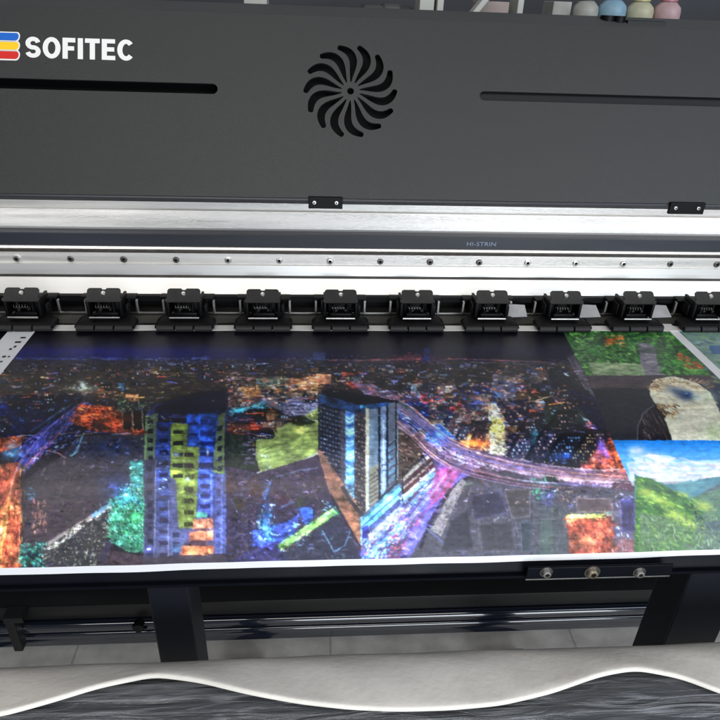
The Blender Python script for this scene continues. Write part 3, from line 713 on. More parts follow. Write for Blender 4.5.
# ---- district between the towers
P([(228, 378), (332, 376), (332, 402), (320, 470), (228, 470)], (54, 46, 62))
spk(rect(228, 370, 335, 384), [(120, 116, 100), (160, 140, 120), (60, 60, 80), (90, 80, 70)], 130, (2, 7), (.8, 1.8))
R(256, 378, 292, 389, (124, 128, 116)); [R(259+k*7, 380, 263+k*7, 388, (80, 92, 96)) for k in range(5)]
P([(288, 380), (318, 375), (320, 388), (290, 392)], (186, 128, 92)); spk(rect(290, 377, 320, 390), [(220, 160, 120), (150, 90, 70), (230, 180, 150)], 40, (2, 6), (1, 2.4))
R(316, 374, 331, 384, (214, 150, 120)); P([(340, 372), (352, 372), (362, 388), (350, 388)], (190, 80, 70), .9)
spk(rect(226, 376, 254, 408), [(206, 150, 150), (170, 100, 80), (230, 190, 190), (90, 70, 120), (200, 130, 80)], 130, (1.5, 6), (.8, 2.4), -.2)
P([(240, 388), (258, 384), (262, 396), (246, 398)], (190, 134, 70), .8)
P([(228, 410), (262, 401), (282, 398), (284, 406), (250, 410), (230, 417)], (50, 116, 140)); Ln([(230, 412), (260, 404)], 1.6, (110, 190, 210), .8)
P([(264, 396), (283, 398), (282, 410), (266, 406)], (110, 110, 130))
P([(232, 416), (250, 409), (274, 408), (284, 416), (280, 426), (240, 424)], (14, 16, 26)); 
spk(rect(228, 421, 282, 436), [(226, 84, 44), (250, 120, 70), (150, 50, 40), (255, 170, 120), (70, 30, 40)], 170, (2, 7), (.8, 2.2)); Ln([(228, 426), (250, 425), (282, 426)], 1.6, (250, 120, 110), .7)
spk(rect(270, 386, 325, 400), [(160, 120, 70), (90, 60, 50), (200, 150, 90), (40, 40, 60), (180, 90, 70)], 110, (4, 12), (.7, 1.8), .1)
R(283, 398, 318, 416, (104, 98, 132)); [R(284, 400+k*3.4, 318, 401.4+k*3.4, (170, 160, 190), .7) for k in range(5)]; spk(rect(283, 398, 318, 418), [(60, 56, 90), (200, 190, 210)], 60, (1.5, 4), (1, 2))
P([(256, 440), (284, 424), (300, 420), (321, 404), (321, 452), (290, 464), (260, 472), (256, 458)], (146, 150, 96))
spk([(258, 440), (284, 425), (300, 420), (320, 406), (320, 450), (262, 468)], [(162, 166, 110), (126, 134, 84), (176, 178, 120), (110, 116, 84)], 200, (4, 14), (1, 2.6), -.2, (.25, .6))
P([(286, 420), (300, 415), (316, 422), (300, 426)], (40, 46, 34)); G_(299, 429, 4, 3.4, (222, 220, 120), .9); Ln([(262, 452), (276, 444), (290, 444)], 1, (90, 96, 70), .7)
spk(rect(260, 455, 270, 470), [(210, 215, 215), (150, 160, 150)], 16, (1.5, 4), (1, 2), 1)
P([(224, 432), (256, 436), (256, 470), (224, 466)], (44, 54, 48)); spk(rect(225, 434, 256, 468), [(60, 76, 60), (34, 40, 44), (90, 80, 90)], 90, (1.5, 4), (1.5, 4), 1.5)
spk(rect(244, 436, 257, 466), [(130, 110, 140), (80, 70, 100), (40, 36, 60)], 60, (4, 8), (.8, 1.6))
Ln([(256, 473), (290, 466), (320, 452)], 1.7, (196, 186, 194), .9)
# ground below
P([(226, 466), (258, 473), (320, 454), (330, 466), (358, 520), (362, 562), (226, 566)], (80, 62, 84), 1, (62, 52, 86))
spk([(226, 466), (258, 474), (320, 455), (356, 520), (360, 560), (226, 564)], [(104, 62, 66), (70, 62, 96), (92, 76, 100), (60, 50, 60), (110, 84, 96), (54, 56, 92), (90, 70, 50)], 620, (2, 9), (1, 3), .4, (.25, .6), .9)
Ln([(262, 496), (272, 478), (300, 470), (318, 468)], 1.8, (130, 130, 170), .6); Ln([(264, 500), (270, 482)], 3, (90, 130, 200), .7)
for c in ((230, 485, (96, 50, 30)), (238, 505, (80, 70, 30)), (300, 502, (60, 80, 40)), (284, 500, (100, 40, 60)), (255, 490, (110, 60, 40))): G_(c[0], c[1], 6, 7, c[2], .55)
P([(252, 530), (290, 520), (300, 512), (292, 540), (272, 548), (252, 546)], (70, 96, 196), .8)
spk(rect(258, 504, 274, 542), [(90, 190, 240), (60, 140, 220), (190, 230, 250), (40, 60, 140)], 110, (1.5, 5), (1, 3), 1.2)
P([(299, 508), (313, 507), (312, 524), (306, 526)], (54, 100, 190), .9)
P([(228, 562), (246, 552), (278, 540), (284, 552), (290, 562)], (66, 58, 140), .8, (60, 52, 100))
P([(286, 552), (336, 514), (352, 540), (362, 562), (284, 562)], (58, 54, 78)); spk(rect(290, 530, 358, 558), [(76, 76, 104), (48, 46, 70), (100, 120, 150)], 90, (2, 5), (1, 2))
P([(277, 545), (333, 508), (337, 513), (282, 550)], (146, 190, 110)); spk([(277, 545), (333, 508), (337, 513), (282, 550)], [(180, 210, 130), (120, 170, 100), (200, 210, 150)], 60, (3, 7), (1, 2), -.6)
Ln([(322, 530), (334, 552), (345, 545), (350, 530)], 1.2, (120, 160, 200), .7); spk(rect(322, 500, 338, 516), [(120, 190, 220), (60, 110, 160), (160, 200, 220)], 30, (1.5, 3), (1, 2)); G_(337, 512, 3, 3, (80, 190, 120), .6)

# ---- right half: distance
spk(rect(398, 362, 566, 390), [(70, 58, 52), (50, 44, 48), (96, 74, 60), (40, 44, 46), (110, 84, 70), (60, 50, 66)], 420, (5, 18), (.6, 1.8), .04, (.3, .8))
P([(398, 384), (640, 384), (640, 470), (398, 470)], (44, 38, 58), .85)
spk(rect(368, 384, 500, 402), [(90, 90, 140), (60, 50, 70), (130, 110, 150), (40, 36, 60), (150, 120, 120)], 200, (3, 10), (.8, 2), .1)
P([(350, 380), (372, 384), (400, 396), (398, 402), (365, 394)], (150, 130, 170), .7); spk([(350, 380), (372, 384), (400, 396), (398, 402), (365, 394)], [(200, 180, 210), (220, 120, 110), (90, 70, 110)], 50, (2, 7), (.8, 2), .4)
P([(400, 398), (428, 402), (466, 412), (462, 424), (430, 418), (400, 408)], (16, 34, 92)); spk([(400, 398), (466, 412), (462, 424), (400, 408)], [(20, 60, 140), (14, 20, 50), (40, 90, 150)], 60, (3, 9), (1, 2), .25)
R(411, 384, 422, 396, (150, 176, 196)); [R(412+k*4, 386, 414+k*4, 395, (90, 120, 150)) for k in range(3)]
spk(rect(420, 391, 434, 404), [(220, 60, 60), (180, 40, 50), (240, 110, 100)], 40, (2, 5), (1, 3)); spk(rect(436, 391, 460, 402), [(230, 110, 50), (180, 80, 40), (250, 150, 90), (60, 40, 50)], 60, (2, 7), (1, 2.4), -.3)
P([(450, 403), (462, 404), (460, 411), (449, 409)], (232, 40, 50)); P([(462, 405), (480, 407), (478, 412), (462, 410)], (210, 120, 130), .7)
P([(462, 388), (490, 388), (492, 398), (460, 398)], (22, 32, 96), .9); R(480, 392, 488, 408, (50, 46, 110), .8)
# curved avenues left of the junction
P([(397, 404), (408, 408), (420, 418), (432, 426), (420, 430), (400, 422)], (170, 176, 206)); P([(397, 412), (412, 418), (424, 428), (412, 428), (397, 420)], (60, 76, 150)); Ln([(398, 404), (416, 412)], 2.4, (110, 190, 130), .7)
P([(398, 420), (414, 428), (424, 440), (410, 438), (398, 430)], (190, 176, 210))
P([(414, 436), (436, 416), (448, 414), (428, 440)], (140, 116, 104)); Ln([(424, 438), (440, 424), (456, 438)], 2, (206, 214, 226), .9)
# confetti quarter
Q = [(456, 408), (500, 404), (504, 460), (470, 452), (446, 428)]
P(Q, (96, 76, 92)); spk(Q, [(220, 190, 170), (190, 120, 110), (236, 200, 200), (120, 60, 80), (70, 60, 110), (220, 160, 90), (240, 220, 190), (60, 40, 50)], 560, (1.2, 4.5), (.9, 2.6), -.6, (.5, .95), .8)
spk(rect(456, 432, 488, 448), [(250, 120, 60), (255, 160, 90), (220, 80, 50), (255, 190, 140)], 100, (2, 6), (1, 3), .3); G_(477, 444, 10, 3.6, (252, 120, 56), .8)
P([(488, 404), (504, 403), (505, 455), (490, 456)], (206, 196, 176)); [R(489, 404+k*8, 505, 407+k*8, (150, 130, 130), .6) for k in range(6)]; P([(489, 419), (504, 418), (505, 432), (490, 432)], (226, 204, 110)); R(491, 403, 500, 414, (226, 208, 190))
spk(rect(488, 432, 506, 456), [(240, 230, 220), (120, 90, 90), (200, 180, 150)], 50, (2, 6), (.8, 1.8))
P([(492, 375), (520, 376), (524, 398), (493, 398)], (124, 108, 124)); P([(492, 386), (500, 386), (500, 398), (493, 398)], (80, 120, 170), .8); Ln([(521, 376), (530, 400)], 1.6, (160, 120, 90), .8)
P([(493, 399), (526, 400), (530, 420), (506, 420)], (22, 18, 50)); G_(512, 406, 6, 1.6, (200, 130, 140), .8)
spk(rect(504, 418, 532, 462), [(190, 180, 220), (140, 130, 180), (90, 80, 130), (220, 210, 230), (60, 50, 90), (200, 150, 160)], 240, (1.5, 6), (.8, 2), .1)
P([(529, 410), (535, 408), (537, 424), (530, 424)], (200, 90, 60)); spk(rect(528, 424, 540, 452), [(60, 150, 190), (90, 200, 200), (110, 170, 130), (40, 60, 120), (200, 230, 240)], 70, (1.5, 4), (1, 2.6))
# dark right quarter
P([(526, 368), (566, 368), (606, 440), (604, 470), (545, 466), (536, 410)], (38, 38, 52))
spk([(526, 368), (566, 368), (606, 440), (604, 464), (545, 462), (536, 410)], [(56, 54, 74), (30, 30, 46), (70, 66, 84), (40, 52, 54), (26, 26, 56)], 340, (3, 12), (.7, 2), .03, (.3, .7))
P([(526, 366), (546, 366), (550, 382), (530, 384)], (112, 100, 100), .6); R(541, 367, 545, 380, (150, 80, 60), .6)
P([(530, 388), (548, 390), (552, 404), (534, 406)], (34, 38, 34)); P([(538, 406), (580, 404), (588, 422), (542, 424)], (52, 62, 62)); Ln([(536, 423), (588, 423)], 1, (120, 130, 150), .6)
Ln([(550, 394), (560, 404), (572, 408), (584, 418), (596, 440)], 1.4, (130, 130, 150), .6); spk(rect(555, 390, 568, 402), [(190, 90, 110), (130, 60, 90), (210, 140, 150)], 40, (1.5, 4), (1, 2)); P([(568, 390), (582, 392), (592, 408), (580, 410)], (20, 24, 66))
P([(543, 425), (590, 424), (600, 462), (545, 462)], (34, 32, 50))
for k in range(8): R(546, 427+k*4.4, 592, 428+k*4.4, (66, 60, 84), .6)
for k in range(9): R(548+k*5.2, 426, 549+k*5.2, 460, (26, 26, 46), .7)
G_(560, 456, 12, 4, (50, 110, 220), .9); spk(rect(548, 450, 584, 463), [(60, 120, 230), (110, 160, 240), (30, 50, 130), (180, 150, 200)], 70, (2, 5), (1, 2)); R(576, 451, 582, 458, (120, 100, 150), .7)
# slanting boulevard along the right edge
P([(566, 355), (576, 355), (640, 470), (640, 480), (616, 446)], (70, 60, 76)); Ln([(571, 356), (590, 388), (612, 428)], 5, (116, 104, 120), .8); Ln([(568, 358), (586, 390)], 1.2, (170, 160, 176), .6)
spk([(566, 355), (578, 355), (622, 430), (612, 436)], [(120, 110, 124), (80, 70, 88), (60, 50, 66)], 100, (3, 8), (.7, 1.6), 1.05)
P([(584, 388), (600, 402), (618, 440), (604, 450), (590, 424)], (26, 26, 62), .8)
P([(590, 420), (604, 440), (616, 468), (580, 468), (592, 450)], (170, 84, 76)); spk([(588, 420), (604, 440), (618, 470), (580, 468)], [(230, 100, 60), (190, 70, 60), (240, 150, 120), (140, 60, 90)], 150, (1.5, 6), (1, 2.4), .8)
Ln([(592, 425), (600, 440), (608, 458)], 5, (140, 110, 220), .9); Ln([(588, 420), (606, 452)], 1.6, (230, 190, 240), .8)
P([(604, 414), (618, 414), (634, 452), (640, 478), (618, 470)], (180, 84, 52))
for k in range(9): P([(606+k*1.6, 418+k*6), (616+k*1.8, 418+k*6), (617+k*1.8, 421+k*6), (607+k*1.6, 421+k*6)], (70, 34, 44) if k % 2 else (246, 130, 80), .9)
spk([(604, 414), (618, 414), (634, 452), (640, 478), (612, 470)], [(240, 110, 60), (130, 50, 50), (250, 170, 130), (90, 40, 50)], 130, (2, 5), (.8, 2))
# junction highways
HW = [(417, 436), (440, 430), (470, 450), (520, 460), (570, 468), (640, 474), (640, 492), (560, 494), (500, 484), (470, 474), (440, 466), (424, 452)]
P(HW, (150, 128, 168), 1, (172, 140, 168))
for k in range(9):
    o_ = k*2.5-6; Ln([(424, 442+o_), (446, 450+o_*.9), (476, 461+o_*.8), (520, 471+o_*.8), (570, 479+o_*.8), (638, 482+o_*.8)], 1.0, [(206, 180, 216), (110, 90, 150), (196, 140, 170), (226, 196, 210), (120, 70, 100)][k % 5], .7)
P([(424, 426), (440, 424), (456, 438), (440, 446), (426, 440)], (64, 112, 206), .85); G_(436, 440, 6, 3, (170, 210, 250), .8); spk([(424, 428), (440, 426), (456, 440), (436, 446)], [(110, 160, 240), (40, 70, 160)], 60, (2, 5), (1, 2), .5)
P([(545, 470), (606, 474), (610, 480), (545, 480)], (200, 144, 152), .7); P([(560, 486), (612, 488), (612, 495), (558, 492)], (176, 120, 130), .9); P([(600, 470), (640, 472), (640, 480), (600, 478)], (232, 120, 100), .7); Ln([(545, 466), (600, 470), (640, 468)], 1.6, (236, 190, 200), .7)
P([(612, 482), (640, 480), (640, 505), (612, 500)], (92, 52, 70), .9)

# ---- centre tower
P([(318, 396), (324, 391), (350, 391), (398, 401), (398, 488), (366, 520), (318, 452)], (54, 56, 72))
P([(319, 391), (332, 389), (352, 392), (400, 401), (392, 405), (368, 407), (340, 402)], (16, 20, 42))
P([(319, 393), (366, 407), (366, 414), (319, 404)], (40, 76, 132)); P([(360, 404), (394, 402), (394, 408), (368, 411)], (36, 90, 150)); R(360, 405, 367, 408, (90, 170, 220), .9)
P([(319, 403), (346, 411), (346, 490), (319, 452)], (38, 46, 66), 1, (70, 62, 80))
for i in range(9):
    for j in range(24):
        x = 320+i*3.0; y = 406+j*4.4+(i*.9)
        if y < 448+(x-319)*1.42: P([(x, y), (x+1.9, y+.8), (x+1.7, y+2.4), (x-.1, y+1.5)], [(96, 116, 150), (130, 140, 166), (70, 86, 120), (150, 140, 150)][(i*7+j*3) % 4], .85)
P([(340, 410), (345.5, 411.4), (345.5, 486), (340, 478)], (112, 98, 112), .55)
P([(345.6, 410), (354, 412.5), (354, 500), (345.6, 488)], (96, 146, 206), 1, (128, 176, 220))
for j in range(22): P([(346, 412+j*4), (349.4, 413.6+j*4), (353.6, 411.4+j*4), (353.6, 413+j*4), (349.4, 415.4+j*4), (346, 413.8+j*4)], (216, 234, 250) if j % 3 else (60, 90, 160), .75)
P([(354, 412), (366, 414), (366, 518), (354, 501)], (76, 66, 78))
for i in range(4):
    for j in range(25): x = 355+i*2.9; y = 414+j*4.1+i; P([(x, y), (x+1.8, y+.7), (x+1.8, y+2.4), (x, y+1.7)], [(150, 130, 120), (106, 96, 110), (46, 44, 60), (190, 160, 140)][(i*5+j*3) % 4], .8)
P([(365.6, 408), (368.6, 408), (368.6, 512), (365.6, 514)], (204, 192, 178))
P([(368.6, 409), (378, 407.6), (378, 500), (368.6, 512)], (128, 138, 156)); P([(369.6, 468), (378, 463), (378, 500), (369.6, 510)], (150, 140, 130))
for j in range(8): Ln([(369, 476+j*4.4), (378, 470+j*4.4)], 1.1, (70, 64, 80), .7)
R(378, 407, 380.4, 498, (34, 40, 62)); P([(380.4, 407), (386, 406), (386, 490), (380.4, 496)], (146, 158, 190)); R(382.4, 420, 384, 488, (220, 226, 240), .6); R(386, 406, 388.2, 488, (40, 46, 72))
P([(388.2, 404), (395, 402), (395, 482), (388.2, 488)], (124, 128, 144)); 
for j in range(11): Ln([(388, 446+j*4), (395, 440+j*4)], 1.3, (90, 150, 190) if j % 2 else (50, 56, 80), .8)
R(395, 402, 396.6, 480, (40, 40, 56)); R(396.6, 403, 398.4, 480, (150, 160, 176))
# podium
P([(316, 448), (322, 452), (364, 514), (364, 548), (356, 540), (330, 494)], (140, 104, 96), 1, (176, 118, 90)); Ln([(330, 494), (345, 520), (362, 550)], 2.2, (44, 44, 70), .9); Ln([(342, 486), (350, 500), (363, 516)], 4, (60, 58, 70), .9); Ln([(344, 482), (352, 482), (352, 494)], 2, (130, 200, 220), .5)
P([(398, 428), (414, 438), (426, 450), (404, 482), (398, 486)], (104, 82, 78)); spk([(398, 430), (426, 450), (404, 480), (398, 484)], [(124, 98, 88), (84, 66, 70)], 60, (2, 6), (1, 2), .6, (.3, .6))
Ln([(402, 476), (426, 451)], 2, (40, 40, 52))
PB = [(361, 516), (398, 484), (430, 450), (446, 458), (474, 470), (462, 486), (408, 562), (361, 562)]
P(PB, (96, 84, 128))
def band(o, w, col, al=1.0, a=0, b=1, br=.0):
    x0, y0, x1, y1 = 361, 520+o, 440, 448+o
    p = (x0+(x1-x0)*a, y0+(y1-y0)*a); q = (x0+(x1-x0)*b, y0+(y1-y0)*b)
    Ln([p, q], w, col, al)
for o, w, c, al, a, b in ((0, 4, (90, 130, 160), 1, 0, .5), (4, 3.6, (130, 214, 236), 1, 0, .5), (8, 2, (70, 90, 150), 1, 0, .5), (11, 3.4, (120, 190, 226), 1, 0, .48), (17, 5, (80, 78, 130), 1, 0, .5),
                          (-2, 3, (196, 184, 170), .9, .52, .86), (3, 3, (86, 50, 56), 1, .52, .9), (7, 2, (190, 170, 160), .9, .52, .9), (10.5, 3.6, (96, 34, 44), 1, .52, .92), (15, 2.4, (220, 226, 226), .95, .5, .93),
                          (24, 5, (206, 192, 200), .9, .05, .52), (30, 4, (176, 164, 184), .9, .05, .6), (19, 3, (140, 190, 210), .9, .5, .93), (23, 3, (70, 60, 100), .9, .5, .93), (36, 5, (90, 86, 160), .9, 0, .6), (42, 5, (120, 160, 220), .9, .02, .6), (30, 5, (150, 190, 220), .8, .6, .97)):
    band(o, w, c, al, a, b)
Ln([(361.5, 516), (361.5, 545)], 2, (150, 190, 220), .8); P([(362, 528), (368, 524), (368, 540), (362, 546)], (54, 50, 150), .9); R(401.6, 470, 403.4, 502, (36, 30, 46))
spk([(362, 540), (400, 505), (440, 468), (452, 472), (410, 530), (385, 562), (362, 562)], [(150, 190, 240), (230, 220, 236), (100, 110, 200), (220, 120, 150), (60, 60, 120), (190, 170, 220), (110, 210, 230)], 420, (1.5, 5), (.9, 2.2), -.72, (.5, .95), .25)
P([(440, 466), (474, 468), (460, 490), (412, 562), (396, 562)], (124, 110, 200), .8, (120, 110, 190)); P([(436, 470), (462, 468), (450, 488), (432, 506), (428, 496)], (196, 84, 128), .75); Ln([(440, 462), (470, 474)], 3, (210, 170, 200), .7)
spk(rect(388, 534, 406, 558), [(200, 50, 80), (230, 90, 110), (150, 60, 120), (240, 180, 180)], 60, (2, 5), (1, 2.4), -.4); spk(rect(402, 508, 420, 528), [(206, 70, 100), (230, 150, 180)], 26, (2, 5), (1, 2))
spk([(368, 556), (400, 520), (404, 526), (380, 560)], [(110, 190, 250), (210, 240, 255)], 50, (2, 5), (1, 2), -.8)

# ---- round plaza and lower right
P([(406, 562), (424, 532), (448, 490), (462, 478), (490, 468), (540, 478), (640, 492), (640, 566), (400, 570)], (86, 78, 94), 1, (92, 84, 100))
spk([(410, 560), (426, 532), (450, 490), (470, 476), (540, 480), (632, 494), (632, 558)], [(104, 94, 112), (74, 66, 84), (96, 88, 92), (110, 96, 108), (78, 76, 104)], 620, (4, 14), (.8, 2.6), .05, (.15, .45))
Ln([(420, 548), (432, 518), (448, 492), (462, 480), (486, 472)], 3.6, (54, 42, 60), .95)
P([(430, 530), (452, 490), (462, 478), (466, 482), (454, 506), (441, 536)], (152, 138, 142)); spk([(430, 530), (452, 490), (462, 480), (454, 506), (441, 536)], [(176, 160, 160), (124, 110, 120)], 60, (2, 6), (1, 2), -1)
Ln([(424, 526), (440, 540), (464, 554)], 2.2, (110, 110, 150), .8); Ln([(466, 500), (471, 488)], 1.2, (150, 130, 130), .7); Ln([(463, 516), (470, 490)], 1.4, (120, 110, 130), .6); Ln([(494, 518), (497, 552)], 2.6, (140, 134, 146), .7); Ln([(532, 470), (531, 556)], 1.2, (60, 56, 70), .7); Ln([(552, 500), (552, 552)], 1.4, (150, 146, 160), .6)
P([(472, 468), (486, 466), (492, 476), (480, 486)], (90, 70, 80), .7); P([(486, 462), (492, 462), (492, 474), (486, 473)], (120, 96, 116)); G_(490, 494, 8, 5, (70, 74, 130), .6); G_(498, 508, 16, 7, (84, 78, 120), .5)
spk(rect(532, 476, 546, 500), [(70, 176, 130), (100, 200, 150), (40, 100, 90), (160, 200, 200)], 80, (1.5, 4), (1, 3), .8); spk(rect(545, 474, 558, 492), [(24, 50, 44), (40, 80, 60), (20, 30, 36)], 80, (2, 5), (2, 4))
P([(540, 494), (556, 488), (552, 508), (544, 514)], (90, 90, 140), .7); spk(rect(556, 486, 574, 502), [(220, 180, 150), (150, 120, 120), (100, 80, 100)], 40, (2, 4), (1, 3), 1.2)
P([(536, 506), (566, 506), (570, 556), (536, 556)], (84, 86, 92), .7); P([(540, 520), (552, 520), (552, 556), (540, 556)], (90, 110, 100), .5)
P([(576, 494), (612, 496), (614, 512), (576, 512)], (104, 92, 108), .8); [R(580+k*7, 497, 581+k*7, 510, (130, 120, 136), .6) for k in range(5)]
P([(566, 517), (612, 514), (616, 556), (570, 558)], (178, 84, 62)); spk([(567, 518), (612, 516), (616, 556), (570, 558)], [(206, 104, 74), (140, 66, 56), (230, 150, 120), (190, 90, 60), (110, 60, 60)], 200, (2, 8), (1, 3), 1.3, (.3, .8), .5); G_(586, 542, 8, 6, (250, 170, 120), .5)
P([(566, 514.6), (604, 513.6), (604, 517.4), (566, 518.4)], (222, 218, 130)); P([(604, 512), (628, 511), (628, 515), (604, 516)], (170, 190, 180), .7); R(604, 507, 606, 518, (200, 180, 120))
P([(612, 500), (634, 498), (638, 560), (616, 560)], (108, 90, 112), .8); spk(rect(612, 504, 638, 556), [(160, 150, 200), (120, 90, 90), (190, 120, 110), (90, 90, 160), (200, 210, 230)], 110, (1.5, 6), (.8, 2), 1.3); G_(629, 503, 5, 5, (110, 120, 230), .8); P([(618, 540), (638, 538), (640, 560), (616, 560)], (150, 90, 84), .6); Ln([(632, 512), (636, 530), (638, 545)], 1.6, (170, 210, 220), .8)

# ---- fine structure of the night city: small strokes that vary what is already there
def detail(x0, y0, x1, y1, n, w, h, ang, spread, amp, al=(.35, .8)):
    for _ in range(n):
        x, y = random.uniform(x0, x1), random.uniform(y0, y1)
        c = buf[min(BH-1, max(0, int((y+random.uniform(-1.5, 1.5)-BY0)*K))), min(BW-1, max(0, int((x+random.uniform(-4, 4)-BX0)*K)))]
        ww, hh_ = random.uniform(*w)/2, random.uniform(*h)/2; a = ang+random.gauss(0, spread); ca, sa = math.cos(a), math.sin(a)
        f = math.exp(random.gauss(-.06, amp))
        P([(x+ca*dx*ww-sa*dy*hh_, y+sa*dx*ww+ca*dy*hh_) for dx, dy in ((-1, -1), (1, -1), (1, 1), (-1, 1))], np.clip(c*f+np.array([random.gauss(0, 6), random.gauss(0, 4), random.gauss(0, 9)]), 0, 255), random.uniform(*al))
detail(-40, 362, 600, 398, 1900, (2, 9), (.5, 1.5), 0, .15, .50)
detail(-40, 395, 150, 470, 900, (1.5, 6), (.6, 1.8), -.5, .6, .55)
detail(-40, 465, 145, 565, 800, (2, 8), (.6, 2), -.4, .8, .28)
detail(145, 400, 228, 560, 420, (1.5, 6), (.6, 1.6), 0, .3, .25)
detail(228, 385, 320, 425, 600, (1.5, 6), (.6, 1.6), 0, .4, .42)
detail(228, 470, 320, 560, 900, (1.5, 6), (.6, 1.8), 0, .7, .42)
detail(320, 395, 400, 520, 320, (1.2, 3), (.6, 1.4), .4, .4, .28)
detail(398, 385, 545, 470, 1700, (1.5, 6), (.6, 1.6), .3, .4, .50)
detail(530, 370, 640, 500, 1200, (1.5, 7), (.5, 1.6), .1, .5, .50)
detail(400, 470, 640, 560, 1100, (2, 9), (.6, 1.8), .1, .8, .22)
for _ in range(420):        # street lamps and lit windows
    x, y = random.uniform(-30, 636), 366+abs(random.gauss(0, 1))*42
    if y > 555 or (24 < x < 140 and 450 < y) or (256 < x < 320 and 420 < y < 470) or (145 < x < 228) or (318 < x < 398 and y > 392): continue
    c = random.choice([(255, 210, 150), (230, 235, 255), (255, 150, 90), (150, 200, 255), (255, 230, 200), (255, 110, 80)])
    G_(x, y, random.uniform(.5, 1.3), random.uniform(.4, .8), c, random.uniform(.5, .95))
for o_ in range(7):         # light trails bending into the junction
    Ln([(398, 400+o_*2.6), (412, 408+o_*2.6), (430, 424+o_*2.6), (452, 438+o_*2.4), (480, 448+o_*2.2)], .8, [(220, 210, 240), (120, 110, 190), (240, 200, 190)][o_ % 3], .45)
P([(150, 404), (228, 386), (230, 470), (144, 470)], (6, 10, 46), .22); P([(176, 396), (228, 388), (228, 406), (216, 414), (155, 413), (156, 406)], (12, 13, 44), .6)
# avenue at lower left: traffic streaks over darker asphalt
P([(-60, 470), (22, 462), (24, 500), (-60, 520)], (70, 34, 40), .35)
spk([(-50, 466), (20, 464), (24, 562), (-50, 580)], [(60, 40, 44), (120, 56, 48), (255, 170, 110), (230, 110, 70), (90, 46, 50)], 420, (3, 14), (.6, 1.8), 1.62, (.3, .75))
spk([(76, 404), (118, 407), (124, 424), (150, 433), (118, 434), (92, 431), (68, 420)], [(60, 26, 26), (30, 20, 30), (250, 130, 70), (110, 44, 34)], 150, (1.5, 6), (.8, 2), .1, (.4, .8))
# bushes: light on leaves over darkness
spk([(108, 502), (130, 486), (144, 484), (144, 552), (128, 552), (108, 540)], [(30, 60, 60), (24, 50, 40), (190, 230, 210), (60, 90, 80), (130, 200, 190)], 420, (1, 3.5), (.7, 1.6), .6, (.4, .9), .9)
spk([(118, 484), (140, 484), (142, 512), (112, 506)], [(60, 190, 220), (30, 100, 160), (170, 240, 250), (20, 50, 110)], 110, (1, 4), (.7, 1.8), .4, (.4, .9), .8)
# tramlines of light, signs and parked cars round the junction
spk([(398, 405), (430, 424), (470, 446), (540, 462), (540, 470), (470, 462), (420, 440), (398, 425)], [(240, 236, 250), (90, 110, 210), (60, 60, 120)], 60, (2, 8), (.5, 1.2), .45, (.35, .85))
spk(rect(455, 400, 545, 462), [(255, 230, 200), (120, 150, 240), (20, 18, 40), (30, 24, 60), (150, 70, 80), (60, 50, 110)], 420, (1, 3.6), (.6, 1.7), .1, (.4, .95), .7)
spk(rect(402, 386, 462, 414), [(20, 30, 80), (40, 80, 170), (220, 70, 60), (16, 20, 40)], 90, (1.5, 5), (.6, 1.5), .15, (.4, .85))
spk([(545, 425), (592, 424), (604, 462), (548, 464)], [(26, 26, 44), (80, 74, 110), (60, 90, 180), (160, 150, 190)], 200, (1.5, 5), (.5, 1.2), .05, (.3, .7))
# lower courtyards: beams, roofs and kerbs
for k in range(60):
    x, y = random.uniform(230, 330), random.uniform(474, 556)
    if y < 474+(330-x)*.0 or x > 318+(y-454)*.6: continue
    a = random.choice([-.5, -.45, 1.1, 1.2, .1]); l = random.uniform(4, 16); Ln([(x, y), (x+l*math.cos(a), y+l*math.sin(a))], random.uniform(.5, 1.1), random.choice([(130, 116, 140), (100, 90, 130), (40, 36, 56), (150, 120, 116), (90, 130, 190)]), .5)
for k in range(46):
    x, y = random.uniform(466, 628), random.uniform(488, 552); a = random.choice([0, .05, 1.5, 1.6, 1.3]); l = random.uniform(5, 22)
    Ln([(x, y), (x+l*math.cos(a), y+l*math.sin(a))], random.uniform(.5, 1.1), random.choice([(130, 122, 138), (60, 54, 70), (150, 140, 150), (100, 96, 130)]), .4)

